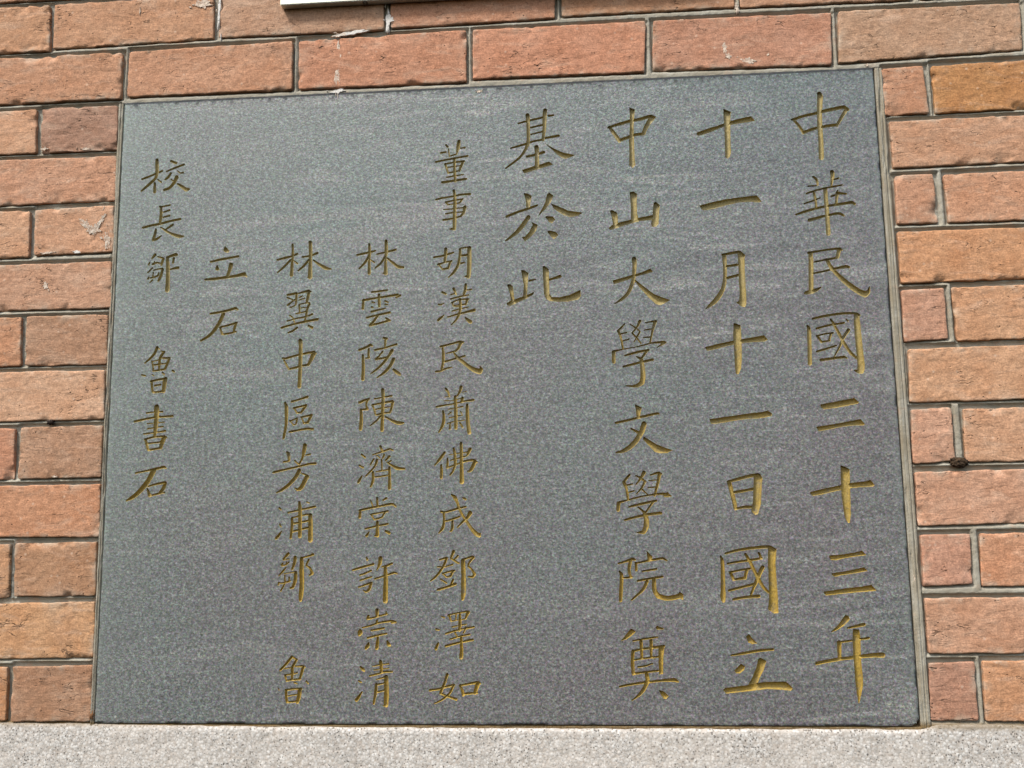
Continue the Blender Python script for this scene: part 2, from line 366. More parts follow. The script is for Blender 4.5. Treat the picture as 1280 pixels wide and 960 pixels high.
FULL = 0.217; GAP = 0.0085
PV, PF, PC = [], [], []
nv_total = 0
QUADS = []
def add_brick(q, col, seed):
    """q: 4 corners (x,z) in metres TL,TR,BR,BL"""
    global nv_total
    q = np.array(q); QUADS.append(q)
    Lx = max(np.linalg.norm(q[1] - q[0]), 1e-3); Lz = max(np.linalg.norm(q[0] - q[3]), 1e-3)
    nu = max(10, int(Lx / 0.0022)); nv = max(8, int(Lz / 0.0022))
    # denser at the edges
    es = np.array([0.0004, 0.0010, 0.0018])
    U = np.concatenate([[0], es / Lx, np.linspace(0.004 / Lx, 1 - 0.004 / Lx, nu), 1 - es[::-1] / Lx, [1]]); V = np.concatenate([[0], es / Lz, np.linspace(0.004 / Lz, 1 - 0.004 / Lz, nv), 1 - es[::-1] / Lz, [1]])
    nu, nv = len(U), len(V)
    uu, vv = np.meshgrid(U, V)
    P = ((1 - uu) * vv)[..., None] * q[0] + (uu * vv)[..., None] * q[1] + (uu * (1 - vv))[..., None] * q[2] + ((1 - uu) * (1 - vv))[..., None] * q[3]
    x = P[..., 0]; z = P[..., 1]
    dx = np.minimum(uu, 1 - uu) * Lx; dz = np.minimum(vv, 1 - vv) * Lz
    d = np.minimum(dx, dz)
    # ragged outline
    e = np.exp(-d / 0.004)
    x = x + e * 0.0011 * fbm(x * 90, z * 90, seed, 3); z = z + e * 0.0013 * fbm(x * 70 + 9, z * 90, seed + 5, 3)
    # rounded corners
    r = 0.0028; cx = np.clip(r - dx, 0, r); cz = np.clip(r - dz, 0, r)
    rr = np.sqrt(cx ** 2 + cz ** 2); over = np.clip(rr - r, 0, None)
    sx = np.where(uu < 0.5, 1, -1); sz = np.where(vv < 0.5, 1, -1)
    x = x + sx * over * 0.6; z = z + sz * over * 0.6
    ex = 0.0009 * np.exp(-dx / 0.0006) + 0.0009 * np.exp(-dz / 0.0006)
    chip = np.clip(fbm(x * 45, z * 45, seed + 30, 3) - 0.28, 0, None) * np.exp(-d / 0.006) * 0.012
    y = ex + chip + 0.0009 * fbm(x * 14, z * 30, seed + 11, 4) + 0.0005 * fbm(x * 120, z * 160, seed + 3, 3)
    tilt = random.Random(seed).uniform(-0.0006, 0.0006)
    y = y + tilt * (uu - 0.5) * 2 + random.Random(seed + 1).uniform(-0.0006, 0.0006)
    front = np.stack([x, y, z], -1).reshape(-1, 3)
    # skirt
    idx = np.arange(nu * nv).reshape(nv, nu)
    ring = np.concatenate([idx[0, :], idx[1:, -1], idx[-1, -2::-1], idx[-2:0:-1, 0]])
    rim0 = front[ring].copy(); back = front[ring].copy(); back[:, 1] = 0.03
    n0 = len(front); nr = len(ring); j = np.arange(nr); jn = (j + 1) % nr
    skirt = np.stack([n0 + jn, n0 + j, n0 + nr + j, n0 + nr + jn], 1)
    PV.append(np.concatenate([front, rim0, back]))
    PF.append(grid_faces(nu, nv, nv_total)); PF.append(skirt + nv_total)
    colr = np.tile(np.array([*col, 0.0]), (len(front) + 2 * nr, 1)); colr[:len(front), 3] = np.exp(-d / 0.005).ravel(); colr[len(front):, 3] = 1
    PC.append(colr)
    nv_total += len(front) + 2 * nr

def alb(c): return [v * ALB * f for v, f in zip(lin([0.62 * a + 0.38 * b for a, b in zip(c, (200, 147, 118))]), (0.98, 1.085, 1.11))]
PAL = [(195, 138, 105), (190, 130, 97), (204, 148, 114), (182, 138, 110), (168, 122, 95), (200, 145, 108), (188, 128, 92)]
pr = random.Random(3)
sd = 100
for q, col, ext in BRICKS:
    p = np.array(q).reshape(4, 2) / 1000.0
    zt, zb = (p[0, 1] + p[1, 1]) / 2, (p[2, 1] + p[3, 1]) / 2
    tl, tr, brr, bl = p
    if ext == -1:
        xr = (tr[0] + brr[0]) / 2
        tl = np.array([xr - FULL, tl[1]]); bl = np.array([xr - FULL, bl[1]])
    if ext == 1:
        xl = (tl[0] + bl[0]) / 2
        tr = np.array([xl + FULL, tr[1]]); brr = np.array([xl + FULL, brr[1]])
    add_brick([tl, tr, brr, bl], alb(col), sd); sd += 41
    # the course runs on beyond the picture
    edge = None
    if ext != 0:
        x0 = tl[0] if ext == -1 else tr[0]
        zt2, zb2 = (tl[1], bl[1]) if ext == -1 else (tr[1], brr[1])
        for n in range(3):
            if ext == -1: a, b = x0 - GAP - FULL, x0 - GAP; x0 = a
            else: a, b = x0 + GAP, x0 + GAP + FULL; x0 = b
            add_brick([(a, zt2), (b, zt2), (b, zb2), (a, zb2)], alb(PAL[pr.randrange(7)]), sd); sd += 41
# ends of the two courses above the plaque
tops = [np.array(b[0]).reshape(4, 2) / 1000 for b in BRICKS[:12]]
for lastb in (tops[5], tops[11]):
    x0 = lastb[1, 0]
    for n in range(3):
        a, b = x0 + GAP, x0 + GAP + FULL; x0 = b
        add_brick([(a, lastb[1, 1]), (b, lastb[1, 1]), (b, lastb[2, 1]), (a, lastb[2, 1])], alb(PAL[pr.randrange(7)]), sd); sd += 41
# courses above the picture
ztop = np.mean([t[0, 1] for t in tops[:6]])
for r in range(5):
    zb = ztop + 0.0085 + r * 0.0735; x0 = -0.83 + (0.112 if r % 2 == 0 else 0.0) + 0.07
    while x0 < 1.85:
        add_brick([(x0, zb + 0.065), (x0 + FULL, zb + 0.065), (x0 + FULL, zb), (x0, zb)], alb(PAL[pr.randrange(7)]), sd); sd += 41
        x0 += FULL + GAP
QUADS_DONE = True
V = np.concatenate(PV) - WO
np_mesh('brickwork', V, PF, M_BRICK, wall, smooth=True, attr=np.concatenate(PC))

# mortar: one raked bed behind the bricks plus the two pointed strips beside the plaque
def mortar():
    VV, FF = [], []; off = 0
    # struck joints: cut back under the brick above, nearly flush with the brick below
    def axis(a, f0, f1, b, fine, coarse): return np.concatenate([np.arange(a, f0, coarse), np.arange(f0, f1, fine), np.arange(f1, b, coarse)])
    xs = axis(-0.82, -0.22, 1.24, 1.90, 0.0015, 0.008); zs = axis(-0.03, -0.006, 1.0, 1.33, 0.0015, 0.008)
    X, Z = np.meshgrid(xs, zs)
    Y = np.full(X.shape, 0.0013)
    for q in QUADS:
        i0, i1 = np.searchsorted(xs, [q[0, 0] - 0.004, q[1, 0] + 0.010]); j0, j1 = np.searchsorted(zs, [min(q[2, 1], q[3, 1]) - 0.011, max(q[0, 1], q[1, 1]) + 0.004])
        if i1 <= i0 or j1 <= j0: continue
        x = X[j0:j1, i0:i1]; z = Z[j0:j1, i0:i1]; y = Y[j0:j1, i0:i1]
        tu = np.clip((x - q[3, 0]) / (q[2, 0] - q[3, 0]), 0, 1); zb = q[3, 1] + tu * (q[2, 1] - q[3, 1])
        inx = (x > q[3, 0] - 0.003) & (x < q[2, 0] + 0.003)
        below = zb - z + 0.0006 * fbm(x * 40, z * 10, 71, 2)
        g = np.interp(below, [-0.002, 0.0, 0.0016, 0.0040], [0.0060, 0.0060, 0.0040, 0.0011])
        y[...] = np.where(inx & (z > zb - 0.008), np.maximum(y, g), y)
        tv = np.clip((z - q[2, 1]) / (q[1, 1] - q[2, 1]), 0, 1); xr = q[2, 0] + tv * (q[1, 0] - q[2, 0])
        right = x - xr + 0.0006 * fbm(x * 10, z * 40, 73, 2)
        g = np.interp(right, [-0.002, 0.0, 0.0016, 0.0045], [0.0050, 0.0050, 0.0034, 0.0012])
        inz = (z > q[2, 1] - 0.002) & (z < q[1, 1] + 0.001) & (x > xr - 0.003) & (x < xr + 0.006)
        y[...] = np.where(inz, np.maximum(y, g), y)
    side = (X > -0.0085) & (X < 1.0135) & (Z < 0.8150) & (Z > -0.001)
    Y = np.where(side, np.maximum(Y, 0.0042), Y)
    Y = np.where(side & (X > -0.0034) & (X < 1.0036), 0.014, Y)
    Y = Y + 0.0008 * fbm(X * 45, Z * 70, 5, 4) + 0.0005 * fbm(X * 200, Z * 260, 8, 2)
    VV.append(np.stack([X, Y, Z], -1).reshape(-1, 3))
    gf = grid_faces(len(xs), len(zs), 0)
    cxm = X.ravel()[gf].mean(1); czm = Z.ravel()[gf].mean(1)
    gf = gf[~((cxm > 0.006) & (cxm < 0.994) & (czm > 0.007) & (czm < 0.810))]
    FF.append(gf); off += len(VV[-1])
    for xa0, xb0, xa1, xb1, seed in ((-0.0085, -0.0012, -0.0060, -0.0012, 3), (1.0014, 1.0125, 1.0014, 1.0135, 9)):
        us = np.linspace(0, 1, 22); vs = np.arange(-0.002, 0.8166, 0.0016)
        U, W = np.meshgrid(us, vs); t = W / 0.8166
        Xa = xa1 * (1 - t) + xa0 * t; Xb = xb1 * (1 - t) + xb0 * t
        X = Xa + (Xb - Xa) * U
        Y = 0.0012 + 0.0012 * np.abs(2 * U - 1) ** 6 + 0.0007 * fbm(U * 5, W * 9, seed, 3) + 0.0008 * fbm(X * 60, W * 60, seed + 2, 4)
        Y = Y + np.clip(fbm(U * 2, W * 22, seed + 8, 3) - 0.3, 0, None) * 0.006
        Y = Y - 0.0010 + 0.0009 * np.exp(-((U - 0.62 - 0.06 * fbm(W * 6, W * 0, seed + 21, 2)) / 0.05) ** 2) + 0.0006 * fbm(U * 9, W * 2.5, seed + 31, 3)
        Y[:, 0] = 0.010; Y[:, -1] = 0.010
        VV.append(np.stack([X, Y, W], -1).reshape(-1, 3)); FF.append(grid_faces(len(us), len(vs), off)); off += len(VV[-1])
    return np.concatenate(VV), FF
mv, mf = mortar()
np_mesh('mortar', mv - WO, mf, M_MORTAR, wall, smooth=True)

# splashes of white plaster and lime on bricks and joints: (x, z, half width, half height, turn) in mm
for i, (x, z, rx, ry, an) in enumerate([(365.5, 916.3, 3.52, 22.0, 0), (368.8, 918.4, 6.6, 4.4, -0.3), (129.3, 946.1, 2.5, 29.54, 0), (105.1, 955.8, 15.97, 6.84, -0.2), (316.0, 901.6, 24.3, 3.54, 0.1), (298.4, 899.1, 11.07, 3.32, 0.1), (297.3, 818.7, 10.42, 3.29, 0.05), (-47.2, 646.4, 14.6, 4.49, -0.6), (-34.5, 638.1, 11.2, 8.4, -0.5), (-24.0, 651.1, 4.03, 11.2, -0.5), (-14.7, 621.8, 5.02, 15.61, 0.3), (-97.3, 562.8, 4.7, 5.6, 0), (-53.6, 342.2, 1.52, 4.88, 0), (-51.9, 331.8, 0.87, 4.34, 0.2), (-70.0, 307.7, 4.88, 1.52, 0.05), (-45.2, 308.3, 6.48, 1.84, 0.1), (-22.7, 310.5, 4.31, 1.4, 0), (-111.2, 755.5, 5.73, 2.52, 0), (-51.8, 752.8, 9.1, 1.93, 0), (16.1, 950.2, 1.04, 5.76, -0.1), (296.7, 857.6, 5.51, 33.06, -0.05), (813.2, 853.0, 3.61, 9.29, 0), (816.9, 841.7, 5.15, 4.12, 0), (842.3, 833.7, 10.26, 5.13, 0), (831.3, 908.2, 3.11, 8.29, 0), (-98.9, 608.1, 10.13, 2.25, 0), (-56.3, 607.8, 6.72, 2.24, 0), (993.2, 819.7, 2.21, 1.81, 0), (1005.8, 169.4, 0.93, 4.63, 0), (868.3, 841.2, 2.05, 2.05, 0), (489.0, 809.2, 6.42, 2.14, 0)]):
    rr = random.Random(i * 7 + 1); bm = bmesh.new()
    flecks = [(0, 0, 1, 1)] + [(rr.uniform(-1.5, 1.5), rr.uniform(-1.4, 1.4), rr.uniform(.06, .25), rr.uniform(.1, .35)) for _ in range(2 if min(rx, ry) > 1.5 else 0)]
    for ox, oz, sx_, sz_ in flecks:
        n = 44 if sx_ == 1 else 10; ph = [rr.uniform(0, 6.3) for _ in range(4)]
        P = []
        for j in range(n):
            t = 2 * math.pi * j / n
            f = 0.80 + 0.20 * math.sin(2 * t + ph[0]) * rr.uniform(.6, 1) + 0.16 * math.sin(5 * t + ph[1]) + 0.12 * math.sin(9 * t + ph[2]) + rr.uniform(-.13, .13)
            px, pz = rx * (ox + f * sx_ * math.cos(t)), ry * (oz + f * sz_ * math.sin(t))
            P.append((px * math.cos(an) - pz * math.sin(an), px * math.sin(an) + pz * math.cos(an)))
        cxx = sum(p[0] for p in P) / n; czz = sum(p[1] for p in P) / n
        top = [bm.verts.new(((cxx + (p[0] - cxx) * .93) * .001, -0.0004 + rr.uniform(-.0001, .0001), (czz + (p[1] - czz) * .93) * .001)) for p in P]
        bot = [bm.verts.new((p[0] * .001, 0.0022, p[1] * .001)) for p in P]
        c = bm.verts.new((cxx * .001, -0.0004, czz * .001))
        for j in range(n):
            k2 = (j + 1) % n
            bm.faces.new((c, top[j], top[k2])); bm.faces.new((top[j], bot[j], bot[k2], top[k2]))
    bmesh.ops.recalc_face_normals(bm, faces=bm.faces)
    white = i in (0, 1, 2, 4, 6, 7, 8, 9, 10, 12, 26)
    o = bm_obj('plaster_splash' if white else 'lime_smear', bm, M_SCUFF if 7 <= i <= 10 else M_SPLASH if white else M_SMEAR, wall)
    o.location = (x / 1000 - WO[0], 0.0, z / 1000 - WO[2])

# ------------------------------------------------------------------ plinth
def plinth():
    xs = np.arange(-0.82, 1.90, 0.003)
    zt = np.interp(xs, [-0.82, -0.12, 0.0, 0.25, 0.52, 1.0, 1.02, 1.9], [0.002, 0.0005, -0.0008, -0.0028, -0.0036, -0.0032, 0.0022, 0.0040])
    zt = zt + 0.0009 * fbm(xs * 60, xs * 0, 2, 3)
    prof = [(0.06, 0.0), (0.012, 0.0), (0.003, -0.0002), (0.0008, -0.0008), (-0.0006, -0.0020), (-0.0012, -0.0040)]
    prof += [(-0.0014, -0.0040 - 0.003 * k) for k in range(1, 25)] + [(-0.0014, -0.12), (-0.0014, -0.22), (-0.0014, -0.34)]
    rows = []
    for y, dz in prof:
        Z = zt + dz; Y = y + 0.0006 * fbm(xs * 120, Z * 120, 4, 3) + 0.0008 * fbm(xs * 8, Z * 8, 9, 2)
        rows.append(np.stack([xs, Y, Z], -1))
    rows = rows[::-1]
    return np.concatenate(rows), [grid_faces(len(xs), len(rows), 0)]
pv, pf = plinth()
po = np_mesh('plinth', pv - np.array([0.45, 0, -0.34]), pf, None, None, smooth=True)
po.location = (0.45, 0, -0.34)
M_PL = mat_plinth()
po.data.materials.append(M_PLINTH)
tag(po, 'pale speckled washed-granite plinth under the grey plaque and bricks', 'plinth')

